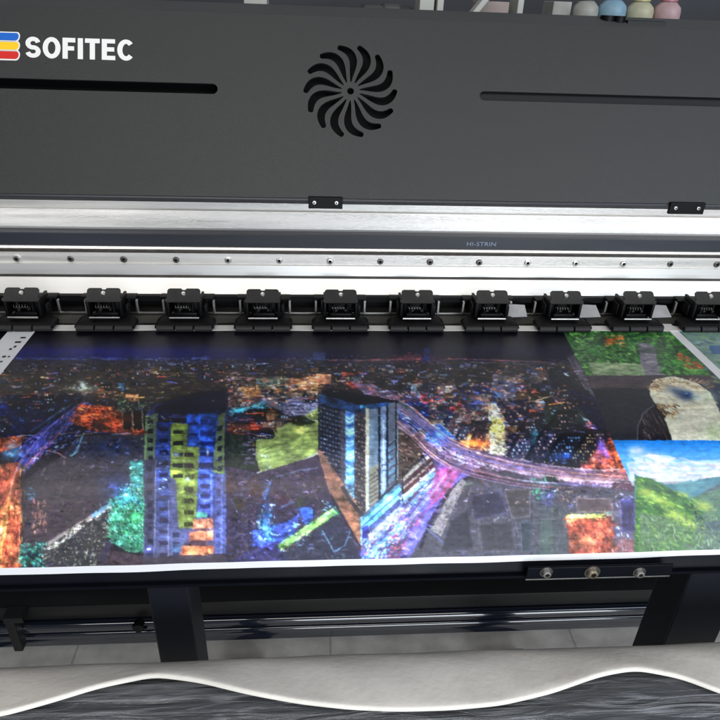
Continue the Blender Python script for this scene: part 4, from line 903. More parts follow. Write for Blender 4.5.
# blocks of buildings, far to near, each with a roof, two faces and lit windows
KEEP = [[(140, 384), (232, 384), (232, 566), (140, 566)], [(312, 386), (402, 386), (402, 566), (330, 566)], [(255, 438), (285, 422), (322, 404), (322, 456), (258, 474)], [(480, 400), (508, 400), (508, 458), (486, 458)],
        [(395, 400), (450, 425), (500, 452), (560, 464), (640, 470), (640, 500), (440, 480), (395, 450)], [(60, 398), (152, 404), (152, 438), (60, 426)], [(-60, 460), (26, 460), (26, 570), (-60, 570)],
        [(24, 440), (142, 434), (142, 570), (24, 570)], [(96, 398), (60, 395), (10, 450), (24, 480), (60, 450)], [(400, 500), (640, 490), (640, 570), (400, 570)], [(256, 376), (332, 372), (332, 392), (256, 392)], [(405, 470), (470, 470), (430, 566), (360, 566)]]
def bld(x, y, w, h, d, c, rows, cols, lit):
    sk = (x-330)*.018*h/6
    c = np.array(c, float); fr = [(x, y), (x+w, y), (x+w+sk, y-h), (x+sk, y-h)]
    P(fr, c*.8, .9); P([(x+sk, y-h), (x+w+sk, y-h), (x+w+sk+d*.5*(1 if x < 330 else -1), y-h-d), (x+sk+d*.5*(1 if x < 330 else -1), y-h-d)], c*random.choice([.45, .55, 1.25]), .9)
    if x < 330: P([(x+w, y), (x+w+d*.5, y-d*.8), (x+w+sk+d*.5, y-h-d), (x+w+sk, y-h)], c*.5, .9)
    else: P([(x, y), (x-d*.5, y-d*.8), (x+sk-d*.5, y-h-d), (x+sk, y-h)], c*.5, .9)
    for i in range(rows):
        for j in range(cols):
            if random.random() < .72:
                wx0 = x+w*(j+.22)/cols+sk*(i+.5)/rows; wy0 = y-h*(i+.3)/rows
                P([(wx0, wy0), (wx0+w/cols*.55, wy0), (wx0+w/cols*.55, wy0-h/rows*.5), (wx0, wy0-h/rows*.5)], np.array(lit)*random.uniform(.55, 1) if random.random() < .6 else c*.25, .85)
PALB = [(70, 66, 96), (96, 80, 84), (52, 60, 100), (116, 92, 78), (60, 54, 66), (44, 50, 84), (130, 112, 104), (84, 90, 110), (150, 104, 74), (40, 44, 60)]
PALW = [(255, 214, 150), (200, 220, 255), (255, 170, 110), (240, 240, 255), (140, 190, 255), (255, 190, 190)]
bl = sorted([(366+74*random.random()**1.5, random.uniform(-30, 606)) for _ in range(430)])
for y, x in bl:
    if y < 470 and x > 545+(y-366)*.55: continue
    if any(pip(x, y, kq) or pip(x+5, y-3, kq) for kq in KEEP): continue
    z_ = .35+(y-360)/60 if y < 470 else 1.6
    w_, h_, d_ = random.uniform(5, 13)*z_, random.uniform(2.2, 7)*z_, random.uniform(1.2, 3)*z_
    if y > 470: w_ *= .6; h_ *= .7
    bld(x, y, w_, h_, d_, np.array(random.choice(PALB), float)*random.uniform(.7, 1.5)*(1.25 if 230 < x < 540 else .85), max(1, int(h_/2)), max(2, int(w_/2.2)), random.choice(PALW))
for _ in range(160):
    y = 368+68*random.random()**1.4; x = random.uniform(-30, 560)
    if any(pip(x, y, kq) for kq in KEEP): continue
    l = random.uniform(4, 16)*(.4+(y-360)/60); Ln([(x, y), (x+l, y+random.gauss(0, .12)*l)], random.uniform(.5, 1.1), random.choice([(255, 150, 80), (255, 200, 150), (230, 90, 80), (170, 190, 255), (255, 120, 60), (120, 110, 230)]), random.uniform(.4, .85))
def curve(pts, n=14):
    out = []; q = [pts[0]]+list(pts)+[pts[-1]]
    for j in range(1, len(q)-2):
        for k in range(n):
            t = k/n; out.append(tuple(.5*(2*q[j][m]+(q[j+1][m]-q[j-1][m])*t+(2*q[j-1][m]-5*q[j][m]+4*q[j+1][m]-q[j+2][m])*t*t+(3*q[j][m]-q[j-1][m]-3*q[j+1][m]+q[j+2][m])*t**3) for m in (0, 1)))
    return out+[pts[-1]]
def trail(pts, off, w, col, al, a=0, b=1):
    c = curve(pts); c = c[int(a*len(c)):max(int(a*len(c))+2, int(b*len(c)))]; o = []
    for i, (x, y) in enumerate(c):
        p_ = c[max(0, i-1)]; q_ = c[min(len(c)-1, i+1)]; dx, dy = q_[0]-p_[0], q_[1]-p_[1]; l = math.hypot(dx, dy) or 1; o.append((x-dy/l*off, y+dx/l*off))
    Ln(o, w, col, al)
C1 = [(396, 404), (410, 412), (428, 428), (450, 444), (480, 456), (520, 466), (570, 474), (640, 479)]
C2 = [(397, 420), (412, 432), (430, 450), (455, 466), (490, 476), (530, 483), (600, 488)]
C3 = [(452, 456), (432, 484), (410, 512), (384, 552), (378, 562)]
C5 = [(88, 402), (62, 421), (38, 446), (18, 474), (8, 520), (0, 566)]
# road beds first, then the long exposures of the traffic
for o_ in (-4, 0, 3): trail(C1, o_, 3.6, (84, 62, 92), .5)
for o_ in (-1, 2): trail(C2, o_, 3.4, (92, 66, 88), .45)
W_L = [(200, 180, 200), (170, 140, 180), (236, 200, 190), (210, 120, 120), (120, 110, 180), (130, 90, 110), (70, 54, 84), (230, 160, 130)]
for k in range(30): a = random.uniform(0, .7); trail(C1, random.uniform(-6, 5.5), random.uniform(.5, 1.2), random.choice(W_L), random.uniform(.3, .7), a, a+random.uniform(.2, .6))
for k in range(22): a = random.uniform(0, .7); trail(C2, random.uniform(-4, 5), random.uniform(.5, 1.3), random.choice(W_L+[(230, 110, 120)]), random.uniform(.35, .8), a, a+random.uniform(.2, .6))
for k in range(22): a = random.uniform(0, .5); trail(C3, random.uniform(-13, 12), random.uniform(.6, 1.5), random.choice([(150, 160, 220), (110, 96, 200), (190, 90, 130), (190, 205, 230), (80, 66, 150)]), random.uniform(.25, .6), a, a+random.uniform(.2, .6))
for k in range(26): a = random.uniform(0, .45); trail(C5, random.uniform(-6, 6), random.uniform(.5, 1.2), random.choice([(110, 106, 200), (70, 80, 170), (170, 160, 220), (40, 40, 110)]), random.uniform(.3, .8), a, a+random.uniform(.1, .3))
for k in range(16): a = random.uniform(.5, .8); trail(C5, random.uniform(-11, 12), random.uniform(.6, 1.8), random.choice([(220, 124, 76), (236, 160, 104), (150, 66, 46), (90, 50, 50)]), random.uniform(.3, .6), a, a+random.uniform(.15, .4))
# tower blocks right of the junction, and the dark courts south of it
for (x, y, w_, h_, c) in ((508, 458, 16, 20, (84, 76, 116)), (527, 460, 14, 30, (54, 60, 100)), (546, 462, 18, 26, (38, 38, 62)), (568, 463, 18, 30, (44, 40, 62)), (470, 448, 10, 16, (110, 80, 100)), (457, 440, 9, 14, (90, 96, 140)), (520, 432, 16, 16, (70, 56, 80)), (548, 430, 20, 16, (50, 60, 66)), (430, 420, 14, 10, (60, 80, 130))):
    bld(x, y, w_, h_, 4, c, max(3, int(h_/3.2)), max(3, int(w_/2.4)), random.choice(PALW))
for q, c in (([(470, 496), (500, 490), (508, 512), (474, 520)], (70, 62, 92)), ([(504, 490), (530, 488), (530, 516), (512, 518)], (98, 84, 88)), ([(478, 524), (512, 520), (516, 550), (482, 552)], (78, 72, 84)), ([(450, 520), (468, 508), (474, 550), (440, 552)], (66, 60, 78)), ([(576, 498), (610, 499), (612, 511), (578, 512)], (120, 92, 96)), ([(520, 522), (531, 521), (531, 552), (522, 552)], (70, 80, 92)), ([(620, 500), (634, 500), (636, 532), (622, 532)], (70, 60, 110))):
    P(q, c, .6); P([(a*.86+sum(t[0] for t in q)/4*.14, b*.86+sum(t[1] for t in q)/4*.14) for a, b in q], np.array(c)*.75, .5); Ln(q+[q[0]], .7, np.array(c)*1.5, .6)
spk(rect(440, 484, 632, 512), [(190, 160, 160), (120, 120, 190), (220, 150, 110), (60, 50, 70)], 90, (1, 3.5), (.6, 1.4), .1, (.4, .8), .6)
# lamp-lit quarters
for x, y, rx, ry, c, al in ((474, 443, 11, 4, (255, 130, 50), .8), (500, 436, 4, 6, (255, 226, 140), .55), (438, 434, 9, 4, (90, 150, 255), .6), (446, 470, 9, 4, (220, 80, 150), .5), (612, 450, 7, 12, (240, 96, 40), .5), (600, 446, 3, 10, (150, 110, 250), .6),
                            (118, 418, 16, 5, (240, 90, 30), .45), (250, 427, 16, 3, (240, 80, 40), .5), (12, 446, 8, 5, (90, 170, 240), .5), (265, 524, 6, 10, (70, 170, 255), .5), (563, 456, 12, 3, (50, 120, 255), .6), (534, 436, 3, 8, (70, 200, 230), .5), (385, 520, 10, 4, (150, 200, 255), .4), (205, 428, 12, 12, (20, 80, 190), .35), (350, 460, 3, 26, (120, 180, 240), .4), (20, 420, 30, 12, (10, 30, 120), .4), (500, 388, 40, 5, (20, 30, 100), .3), (250, 398, 20, 6, (200, 120, 110), .3)):
    G_(x, y, rx, ry, c, al, -.6 if (x, y) == (385, 520) else 0)
for _ in range(260):
    x = random.choice([random.gauss(275, 26), random.gauss(480, 34), random.gauss(440, 26), random.gauss(505, 24)]); y = 378+abs(random.gauss(0, 1))*30
    if y > 456 or 314 < x < 400 or (256 < x < 320 and y > 424): continue
    G_(x, y, random.uniform(.8, 2.2), random.uniform(.6, 1.2), random.choice([(255, 200, 140), (255, 130, 60), (240, 240, 255), (120, 170, 255), (255, 110, 90), (255, 235, 200)]), random.uniform(.5, .9))
spk(rect(232, 378, 316, 402), [(190, 150, 120), (160, 150, 140), (220, 180, 150), (120, 100, 130), (200, 120, 90)], 90, (3, 9), (.8, 1.8), .0, (.4, .75))
spk(rect(404, 388, 545, 424), [(150, 120, 140), (120, 130, 190), (220, 170, 150), (180, 80, 80), (90, 80, 130)], 110, (3, 8), (.7, 1.7), .05, (.35, .7))
# tone of the print: deep blacks, saturated light; a little bloom round the lamps
sat = (buf.max(axis=2)-buf.min(axis=2))/255
buf *= np.clip(1+(wnoise(.55, 2.6, 1.8)+wnoise(.30, 7, 5))*np.clip(sat*1.8, 0, 1), .25, 1.6)[..., None]
tn = np.clip(buf, 0, 255)/255; lum = tn.mean(axis=2, keepdims=True); tn = np.clip(lum+(tn-lum)*.80, 0, 1)
low_ = np.clip((GY-420)/110, 0, 1)[..., None]  # lower part kept lighter: gloss haze painted into the ink
tn = tn**(1.26-.20*low_)*.98
tn = tn*np.array((.95, 1.02, 1.03))
br = np.clip(tn-.42, 0, 1)
def box(a, r):
    for ax in (0, 1):
        c = np.cumsum(np.concatenate([np.repeat(np.take(a, [0], ax), r+1, ax), a, np.repeat(np.take(a, [-1], ax), r, ax)], ax), ax)
        n = a.shape[ax]; a = (np.take(c, range(2*r+1, 2*r+1+n), ax)-np.take(c, range(0, n), ax))/(2*r+1)
    return a
buf[:] = np.clip(tn*1.04+.6*box(box(br, 7), 7)+.15*box(br, 2), 0, 1)*255
G_(110, 352, 120, 7, (14, 18, 112), .75); G_(260, 353, 90, 6, (16, 18, 84), .6); G_(500, 351, 130, 8, (20, 16, 52), .6)
# ---- garden picture
P([(560, 326), (680, 326), (712, 376), (586, 376)], (44, 84, 44))
GQ = [(563, 330), (672, 330), (710, 376), (588, 376)]
spk(GQ, [(50, 120, 50), (34, 84, 40), (26, 54, 36), (90, 160, 70), (70, 140, 56), (40, 60, 50), (120, 170, 90)], 1500, (2, 8), (.8, 2.2), .15, (.45, .95), .4)
P([(588, 362), (648, 364), (652, 376), (594, 376)], (124, 148, 112)); spk([(588, 362), (648, 364), (652, 376), (594, 376)], [(150, 168, 130), (110, 132, 100), (170, 176, 140), (90, 120, 80)], 130, (4, 12), (.8, 1.8))
P([(640, 342), (654, 346), (660, 376), (646, 376), (640, 360)], (110, 108, 120)); spk([(638, 342), (654, 346), (662, 376), (646, 376)], [(140, 134, 146), (96, 90, 108), (120, 116, 124)], 80, (5, 12), (.8, 1.8))
spk(rect(604, 335, 624, 346), [(196, 110, 50), (170, 70, 40), (210, 150, 90)], 44, (3, 7), (1, 2)); spk([(676, 350), (690, 356), (704, 368), (696, 372), (680, 364)], [(190, 80, 50), (210, 110, 70), (140, 50, 40)], 60, (2, 6), (1, 2.4)); G_(603, 338, 5, 5, (20, 30, 30), .7); G_(648, 350, 12, 3, (20, 40, 36), .6)
G_(692, 371, 8, 3, (110, 190, 80), .6); G_(678, 362, 10, 4, (60, 160, 60), .5)
# ---- furred animal picture
P([(586, 375), (760, 375), (800, 441), (612, 441)], (34, 36, 44)); P([(586, 375), (760, 375), (768, 388), (592, 388)], (70, 60, 66), .8); G_(606, 384, 22, 3, (110, 84, 84), .5)
P([(592, 390), (760, 390), (780, 441), (620, 441)], (28, 32, 42), .7)
P([(690, 384), (740, 384), (790, 441), (730, 441)], (40, 54, 76), .8)
P([(649, 386), (656, 379), (672, 376), (696, 382), (710, 392), (718, 408), (726, 430), (728, 441), (672, 441), (664, 420), (668, 412), (656, 404), (650, 396)], (206, 206, 184))
spk([(649, 386), (656, 379), (690, 382), (704, 388), (700, 391), (670, 386), (655, 392)], [(160, 130, 90), (210, 184, 140), (120, 92, 66), (226, 206, 170)], 130, (3, 8), (.8, 1.8), .15)
spk([(651, 388), (660, 382), (700, 386), (716, 402), (712, 410), (676, 414), (656, 404)], [(222, 208, 176), (206, 196, 170), (190, 176, 150), (226, 218, 196)], 160, (3, 9), (.8, 2), .2, (.3, .7))
G_(708, 398, 9, 7, (186, 200, 176), .7, .5)
G_(676, 391, 11, 4.2, (70, 86, 116), .85, .35); G_(685, 395, 8, 4.6, (14, 34, 72), .95, .3); G_(687, 394.4, 4.4, 3.2, (12, 70, 140), .9); G_(686, 393.6, 1.2, .9, (170, 210, 240), .95); G_(686.5, 395, 1.6, 1.4, (4, 10, 24), .9); G_(697, 397, 4, 2.4, (160, 196, 206), .6)
for k in range(70):
    a = random.uniform(3.3, 6.1); x0_, y0_ = 682+26*math.cos(a), 392+12*math.sin(a); l = random.uniform(3, 8); Ln([(x0_, y0_), (x0_+l*math.cos(a)*1.2, y0_+l*math.sin(a)*.6)], random.uniform(.5, 1), random.choice([(150, 120, 84), (206, 184, 146), (110, 84, 62), (236, 222, 196)]), .7)
for k in range(46):
    x0_, y0_ = random.uniform(655, 676), random.uniform(403, 415); Ln([(x0_, y0_), (x0_+random.uniform(2, 5), y0_+random.uniform(1, 4))], random.uniform(.6, 1.2), random.choice([(170, 120, 62), (84, 56, 38), (54, 38, 34), (210, 170, 104), (130, 90, 50)]), .85)
spk([(670, 412), (712, 408), (730, 440), (672, 440)], [(222, 220, 208), (204, 208, 190), (212, 206, 200), (190, 202, 172), (196, 190, 184)], 420, (2, 7), (.6, 1.6), .8, (.25, .55), .5); G_(714, 432, 9, 8, (150, 186, 124), .45); G_(690, 424, 10, 5, (190, 186, 176), .4)
P([(636, 442), (638, 424), (646, 411), (655, 404), (661, 412), (667, 424), (673, 442)], (20, 17, 26))
for k in range(60):
    x0_, y0_ = random.uniform(640, 664), random.uniform(410, 436); l = random.uniform(3, 9); Ln([(x0_, y0_), (x0_+l*.5, y0_+l)], random.uniform(.4, .8), random.choice([(110, 92, 96), (56, 44, 54), (150, 134, 136), (80, 64, 70)]), .6)
Ln([(637, 441), (637.6, 426), (643, 413), (654, 405)], .9, (110, 120, 132), .8); G_(700, 381, 14, 2, (120, 96, 84), .4)
for k in range(26): y0_ = random.uniform(376, 440); Ln([(590+(y0_-376)*.62, y0_), (630+random.uniform(0, 16), y0_)], random.uniform(.5, 1.4), random.choice([(44, 42, 54), (24, 24, 32), (58, 48, 56)]), .3)
# ---- valley picture
P([(612, 440), (800, 440), (800, 480), (630, 482)], (22, 118, 212), 1, (150, 204, 236)); P([(626, 462), (800, 458), (800, 486), (632, 486)], (196, 214, 232), .7, (216, 214, 226))
spk([(630, 450), (664, 454), (712, 464), (760, 462), (760, 482), (634, 480)], [(232, 226, 232), (214, 206, 220), (206, 220, 236), (240, 236, 240)], 220, (6, 20), (1.4, 4), .05, (.25, .6))
G_(636, 450, 8, 4, (230, 232, 240), .8); G_(648, 456, 14, 4, (236, 230, 234), .6)
P([(634, 474), (644, 478), (666, 484), (684, 484), (700, 479), (720, 476), (800, 470), (800, 500), (634, 500)], (76, 124, 140)); 
P([(636, 476), (650, 478), (670, 488), (690, 500), (710, 560), (634, 560)], (70, 112, 62)); P([(700, 494), (718, 484), (760, 474), (800, 472), (800, 560), (690, 560)], (80, 96, 108)); P([(672, 484), (690, 480), (706, 482), (690, 494), (678, 492)], (90, 140, 150), .8)
P([(690, 498), (720, 488), (730, 520), (700, 522)], (86, 118, 96), .9)
VL = [(636, 478), (668, 488), (700, 500), (706, 530), (700, 552), (636, 552)]
spk(VL, [(120, 170, 70), (70, 116, 60), (50, 86, 60), (160, 196, 90), (96, 140, 80), (60, 100, 76)], 620, (3, 10), (.9, 2.6), .35, (.35, .85), .3)
for x, y, rx, ry in ((646, 492, 8, 4), (660, 500, 12, 3.4), (676, 516, 12, 5), (690, 524, 8, 4), (704, 506, 9, 4), (684, 494, 5, 2)): G_(x, y, rx, ry, (196, 216, 100), .75, .35)
for x, y in ((656, 487), (670, 493), (690, 507), (660, 509), (700, 516)): G_(x, y, 9, 2.6, (40, 70, 60), .6, .35)
P([(640, 512), (662, 516), (690, 530), (720, 530), (720, 552), (638, 552)], (110, 126, 112), .5, (104, 136, 100))
spk(rect(640, 516, 790, 556), [(124, 150, 110), (90, 120, 88), (150, 180, 140), (84, 104, 92), (120, 130, 124)], 620, (3, 9), (.8, 2), 1.35, (.3, .75), .5)
spk(rect(706, 486, 800, 530), [(96, 110, 120), (70, 84, 96), (110, 130, 110)], 200, (3, 10), (1, 2.6), -.4, (.3, .6))
# ---- picture at the far right edge
P([(676, 326), (900, 326), (900, 600), (732, 392)], (112, 140, 128)); spk([(680, 330), (900, 330), (900, 400), (726, 400)], [(130, 160, 120), (90, 130, 140), (110, 150, 90), (150, 170, 160), (80, 100, 130)], 500, (4, 14), (1, 2.6), .2, (.4, .8)); P([(708, 345), (730, 345), (740, 354), (712, 354)], (52, 84, 130), .9)
Ln([(676, 334), (700, 360), (726, 386)], 1.6, (90, 90, 96), .7)
# soften the drawn edges with a small wander
wxn = wnoise(.8, 2.0, 1.6); wyn = wnoise(.6, 2.4, 1.6)
yi_ = np.clip(np.arange(BH)[:, None]+wyn, 0, BH-1).astype(int); xi_ = np.clip(np.arange(BW)[None]+wxn, 0, BW-1).astype(int)
sft = buf[yi_, xi_]; buf = .6*sft+.1*(np.roll(sft, 1, 0)+np.roll(sft, -1, 0)+np.roll(sft, 1, 1)+np.roll(sft, -1, 1))
# print-wide mottling and banding of the inkjet
buf *= (1+wnoise(.10, 2.2, 1.2)+wnoise(.07, 14, .9))[..., None]
buf += wnoise(5, 1.6, 1.2)[..., None]
buf += rng.standard_normal(buf.shape)*2.0

#PAINT_END
buf = np.clip(buf, 0, 255)

# sheet grid in sheet coordinates: x across, s along the path
SH0, SH1 = -.462, .740
s_start = S[np.argmin(abs(AP[:, 0]-.03))] if False else np.interp(.03, -AP[:3, 0][::-1]*-1, [0, 0, 0]) if False else .06-.005
s_flat = float(np.interp(.262, -AP[:, 0], S))
s_print = float(np.interp(.3634, -AP[:, 0], S)); s_end = float(np.interp(.3664, -AP[:, 0], S))
svals = np.concatenate([np.linspace(.03, s_flat, 230, endpoint=False), np.linspace(s_flat, s_print, 150, endpoint=False), np.linspace(s_print, s_end, 8)])
xvals = np.linspace(SH0, SH1, 1300)
nS, nX = len(svals), len(xvals)
yy, zz = at_s(svals)
XX, YY = np.meshgrid(xvals, yy); _, ZZ = np.meshgrid(xvals, zz)
SS = np.repeat(svals[:, None], nX, 1)
lipw = np.clip((SS-(s_print-.02))/(s_end-s_print+.02), 0, 1)**2          # slack along the free lower edge
wav = (np.sin(XX*9+.6)*.5+np.sin(XX*23+1.)*.3+np.sin(XX*51)*.15)
ZZ = ZZ+.00022*(1+np.sin(XX*38+YY*9+1.3*np.sin(YY*17)))+.00018*(1+np.sin(XX*71-YY*21))
YY = YY-lipw*(.0010+.0009*wav); ZZ = ZZ+lipw*(.0004+.0045*(XX-.05)+.0006*np.sin(XX*14+2)+.0004*np.sin(XX*37))
PTS = np.stack([XX, YY, ZZ+H+.0006], -1)
# transfer of the drawing
Pc = (PTS-CAM)@M3            # camera frame of the tracing
TU = 360+F*Pc[..., 0]/Pc[..., 2]; TV = 360+F*Pc[..., 1]/Pc[..., 2]
ui = np.clip((TU-BX0)*K-.5, 0, BW-1.01); vi = np.clip((TV-BY0)*K-.5, 0, BH-1.01)
u0 = ui.astype(int); v0 = vi.astype(int); fu = (ui-u0)[..., None]; fv = (vi-v0)[..., None]
ink = (buf[v0, u0]*(1-fu)+buf[v0, u0+1]*fu)*(1-fv)+(buf[v0+1, u0]*(1-fu)+buf[v0+1, u0+1]*fu)*fv
ink = lin(ink)
sheet = empty('printed_vinyl_sheet', (.05, -.15, H), 'glossy printed vinyl sheet with night city picture lying over the platen', 'banner')
xc = (XX[:-1, :-1]+XX[1:, 1:])/2; s_c = (SS[:-1, :-1]+SS[1:, 1:])/2
TUc = (TU[:-1, :-1]+TU[1:, 1:])/2; TVc = (TV[:-1, :-1]+TV[1:, 1:])/2
xb_ = np.interp(s_c, [.06, .35, s_end], [.3275, .3120, .3120])
s375 = float(np.interp(-onZ(650, 375, 0)[1], -AP[:, 0], S)); s440 = float(np.interp(.2840, -AP[:, 0], S))
reg = np.zeros(xc.shape, int)
reg[(xc > -.4250) & (xc < xb_)] = 1
r_ = (xc >= xb_) & (xc < .4930)
reg[r_ & (s_c < s375)] = 2; reg[r_ & (s_c >= s375) & (s_c < s440)] = 3; reg[r_ & (s_c >= s440)] = 4
reg[(xc >= .5070) & (xc < .70)] = 5
reg[s_c > s_print] = 0
def grid_part(name, k, m, with_ink):
    iy, ix = np.nonzero(reg == k)
    a = iy*nX+ix; q = np.stack([a, a+nX, a+nX+1, a+1], 1)
    used, inv = np.unique(q.ravel(), return_inverse=True)
    me = bpy.data.meshes.new(name); me.vertices.add(len(used)); me.loops.add(len(q)*4); me.polygons.add(len(q))
    co = PTS.reshape(-1, 3)[used]
    me.vertices.foreach_set('co', co.astype(np.float32).ravel()); me.loops.foreach_set('vertex_index', inv.astype(np.int32).ravel())
    me.polygons.foreach_set('loop_start', (np.arange(len(q))*4).astype(np.int32))
    me.polygons.foreach_set('use_smooth', np.ones(len(q), bool)); me.update(calc_edges=True)
    if with_ink:
        ca = me.color_attributes.new('ink', 'FLOAT_COLOR', 'POINT'); c4 = np.ones((len(used), 4), np.float32); c4[:, :3] = ink.reshape(-1, 3)[used]
        ca.data.foreach_set('color', c4.ravel())
    return put(name, me, m, sheet)
grid_part('blank_margin', 0, 'margin_vinyl', False)
for k, n, lb in ((1, 'city_picture', 'night city skyline picture with blue and green towers'), (2, 'garden_picture', 'green garden picture with orange flowers'), (3, 'animal_picture', 'dark picture of a cream furred face'), (4, 'valley_picture', 'green valley picture under a blue sky'), (5, 'edge_picture', 'pale green picture at the right edge')):
    tag(grid_part(n, k, 'printed_ink', True), lb)
# printed black marks on the left margin
bm = bmesh.new()
for (px, py, w, h) in ((18, 342, 6, 1.6), (10.5, 349, 2.6, 1.6), (15, 346.5, 2.4, 1.8), (4, 356.5, 3.4, 1.6), (8.8, 356.5, 2, 1.2), (23, 337.6, 5, 1.4), (1, 361.5, 3, 1.2)):
    a = onZ(px-w/2, py, .0017); b = onZ(px+w/2, py, .0017); c = onZ(px, py-h/2, .0017); d = onZ(px, py+h/2, .0017)
    bx(bm, a[0], b[0], d[1], c[1], H+.0015, H+.0017)
put('margin_marks', bm, 'ink_black', sheet)

# ------------------------------------------------------------------ wrapped roll in front with a white vinyl cover draped over it
RC = np.array([-.486, H-.233]); RR = .088
def roll_mesh(bm, r, x0, x1, nx, na, amp):
    uvl = bm.loops.layers.uv.new('UVMap'); rows = []
    for i in range(nx+1):
        x = x0+(x1-x0)*i/nx; row = []
        for j in range(na):
            a = 2*math.pi*j/na
            rr = r-amp*(.5+.5*math.sin(x*31+a*5)*math.sin(a*13+x*4))-amp*.4*math.sin(a*37+3*math.sin(x*7))
            row.append(bm.verts.new((x, RC[0]+rr*math.cos(a), RC[1]+rr*math.sin(a))))
        rows.append(row)
    for i in range(nx):
        for j in range(na):
            f = bm.faces.new((rows[i][j], rows[i][(j+1) % na], rows[i+1][(j+1) % na], rows[i+1][j]))
            for l, (ii, jj) in zip(f.loops, ((i, j), (i, j+1), (i+1, j+1), (i+1, j))):
                l[uvl].uv = ((x1-x0)*ii/nx, 2*math.pi*r*jj/na)
    bm.faces.new(rows[0]); bm.faces.new(rows[-1])
roll = empty('wrapped_media_roll', (.06, RC[0], RC[1]), 'thick media roll in wrinkled black stretch film under the white vinyl', 'roll')
bm = bmesh.new(); roll_mesh(bm, RR-.001, -.90, 1.02, 300, 160, .0012)
put('film_wrap', bm, 'stretch_film', roll, 60)
bm = bmesh.new(); cyl(bm, (-1.08, *RC), (1.20, *RC), .030, 32); put('core_tube', bm, 'beige_box', roll, 30)
# arms that carry the roll, bolted to the printer
for x in (-1.04, 1.16):
    bm = bmesh.new(); bx(bm, x-.02, x+.02, RC[0]-.05, -.29, RC[1]-.075, RC[1]-.031, .003); bx(bm, x-.02, x+.02, -.33, -.29, RC[1]-.0745, H-.06, .003); put('roll_arm', bm, 'leg_black', printer)

wx = [-200, -150, -100, -50, 0, 50, 100, 155, 200, 250, 300, 350, 400, 450, 500, 550, 600, 635, 680, 720, 780, 860, 940]
wyp = [676, 690, 706, 716, 714, 700.5, 685.5, 674.5, 680, 692, 701, 706.5, 708.5, 707, 702.5, 691, 673.5, 667.5, 676, 691, 712, 700, 676]
def roll_hit(px, py, r):
    rr = ray(px, py); o = np.array([CAM[1]-RC[0], CAM[2]-RC[1]]); d = rr[1:]
    a = d@d; b = 2*o@d; c = o@o-r*r; disc = b*b-4*a*c
    if disc < 0: disc = 0
    t = (-b-math.sqrt(disc))/(2*a); Pp = CAM+rr*t
    return Pp[0], math.atan2(Pp[2]-RC[1], Pp[1]-RC[0])
wxs = np.arange(-200, 941, 4.0)
def smooth_interp(x):
    # cosine-smoothed interpolation of the traced edge
    v = np.interp(x+np.linspace(-22, 22, 15), wx, wyp); return float(np.average(v, weights=np.hanning(17)[1:-1]))
ed = []
for px in wxs:
    X_, A_ = roll_hit(px, smooth_interp(px), .0915); A_ = A_ if A_ > 0 else A_+2*math.pi
    ed.append((X_, A_))
ed = np.array(ed)
xsd = np.linspace(ed[0, 0], ed[-1, 0], 420)
aed = np.interp(xsd, ed[:, 0], ed[:, 1])
bm = bmesh.new(); rows = []
na = 60; a_back = math.radians(-40)
slope = np.gradient(aed, xsd)
for x, ae in zip(xsd, aed):
    row = []
    for j in range(na+1):
        t = j/na; a = a_back+(ae-a_back)*t
        r = .0905+.0006*math.sin(x*11+a*2)*math.sin(a*1.7+1)+.0003*math.sin(x*29+a*5)+.0003*math.sin(x*47-a*9+1)
        row.append((x, a, r))
    # the free edge swells outward into a soft lip and curls back in
    row = [(x_, a, r+.0042*max(0, 1-(ae-a)/.42)**2) for x_, a, r in row if a < ae-.004]+[(x, ae-.002, .0905+.0041)] if True else row
    for da, dr in ((.010, .0040), (.020, .0035), (.028, .0027), (.033, .0017), (.034, .0008), (.032, .0001)):
        row.append((x, ae+da-.002, .0905+dr))
    rows.append([bm.verts.new((x_, RC[0]+r*math.cos(a), RC[1]+r*math.sin(a))) for x_, a, r in row])
for A, B in zip(rows[:-1], rows[1:]):
    for j in range(len(A)-1): bm.faces.new((A[j], A[j+1], B[j+1], B[j]))
cov = put('white_vinyl_cover', bm, 'white_vinyl', None, 180)
tag(cov, 'loose off-white vinyl with wavy lower edge draped over the black roll', 'vinyl sheet')

# ------------------------------------------------------------------ behind the printer: shelf, bottles, boxes
shY = .42
zSh = zy(24, shY, 620)
shelf = empty('storage_shelf', (.3, shY+.15, 0), 'dark shelf behind the printer carrying ink bottles and boxes', 'shelf')
bm = bmesh.new(); bx(bm, -.45, 1.3, shY-.06, shY+.32, zSh-.025, zSh, .002); put('shelf_board', bm, 'dark_cloth', shelf)
bm = bmesh.new(); bx(bm, -.45, 1.3, shY+.30, shY+.32, zSh+.001, zSh+.55, .002); put('back_panel', bm, 'wall_dark', shelf)
for x in (-.40, .45, 1.25):
    bm = bmesh.new(); bx(bm, x-.02, x+.02, shY+.26, shY+.298, 0, zSh-.026, .002); put('post', bm, 'dark_steel', shelf)
def bottle(pa, pb, body, cap, label, wide=1.0, shoulder=6):
    xa, xb = xy(pa, 10, shY), xy(pb, 10, shY); r = (xb-xa)/2; cx = (xa+xb)/2
    zs_ = zy(shoulder, shY-r, (pa+pb)/2)
    t = empty('ink_bottle', (cx, shY, zSh), label, 'ink bottle', 'ink bottles on the shelf behind the printer')
    bm = bmesh.new(); lathe(bm, cx, shY, [(r*.9, zSh+.001), (r, zSh+.006), (r, zs_), (r*.93, zs_+.007), (r*.62, zs_+.014), (r*.5, zs_+.016), (r*.5, zs_+.022)])
    put('bottle_body', bm, body, t, 40)
    bm = bmesh.new(); lathe(bm, cx, shY, [(r*.62, zs_+.0165), (r*.62, zs_+.034), (r*.5, zs_+.037)]); put('cap', bm, cap, t, 40)
bottle(573, 598, 'ink_grey', 'cap_dark', 'greyish ink bottle left of the blue ink bottle', shoulder=11)
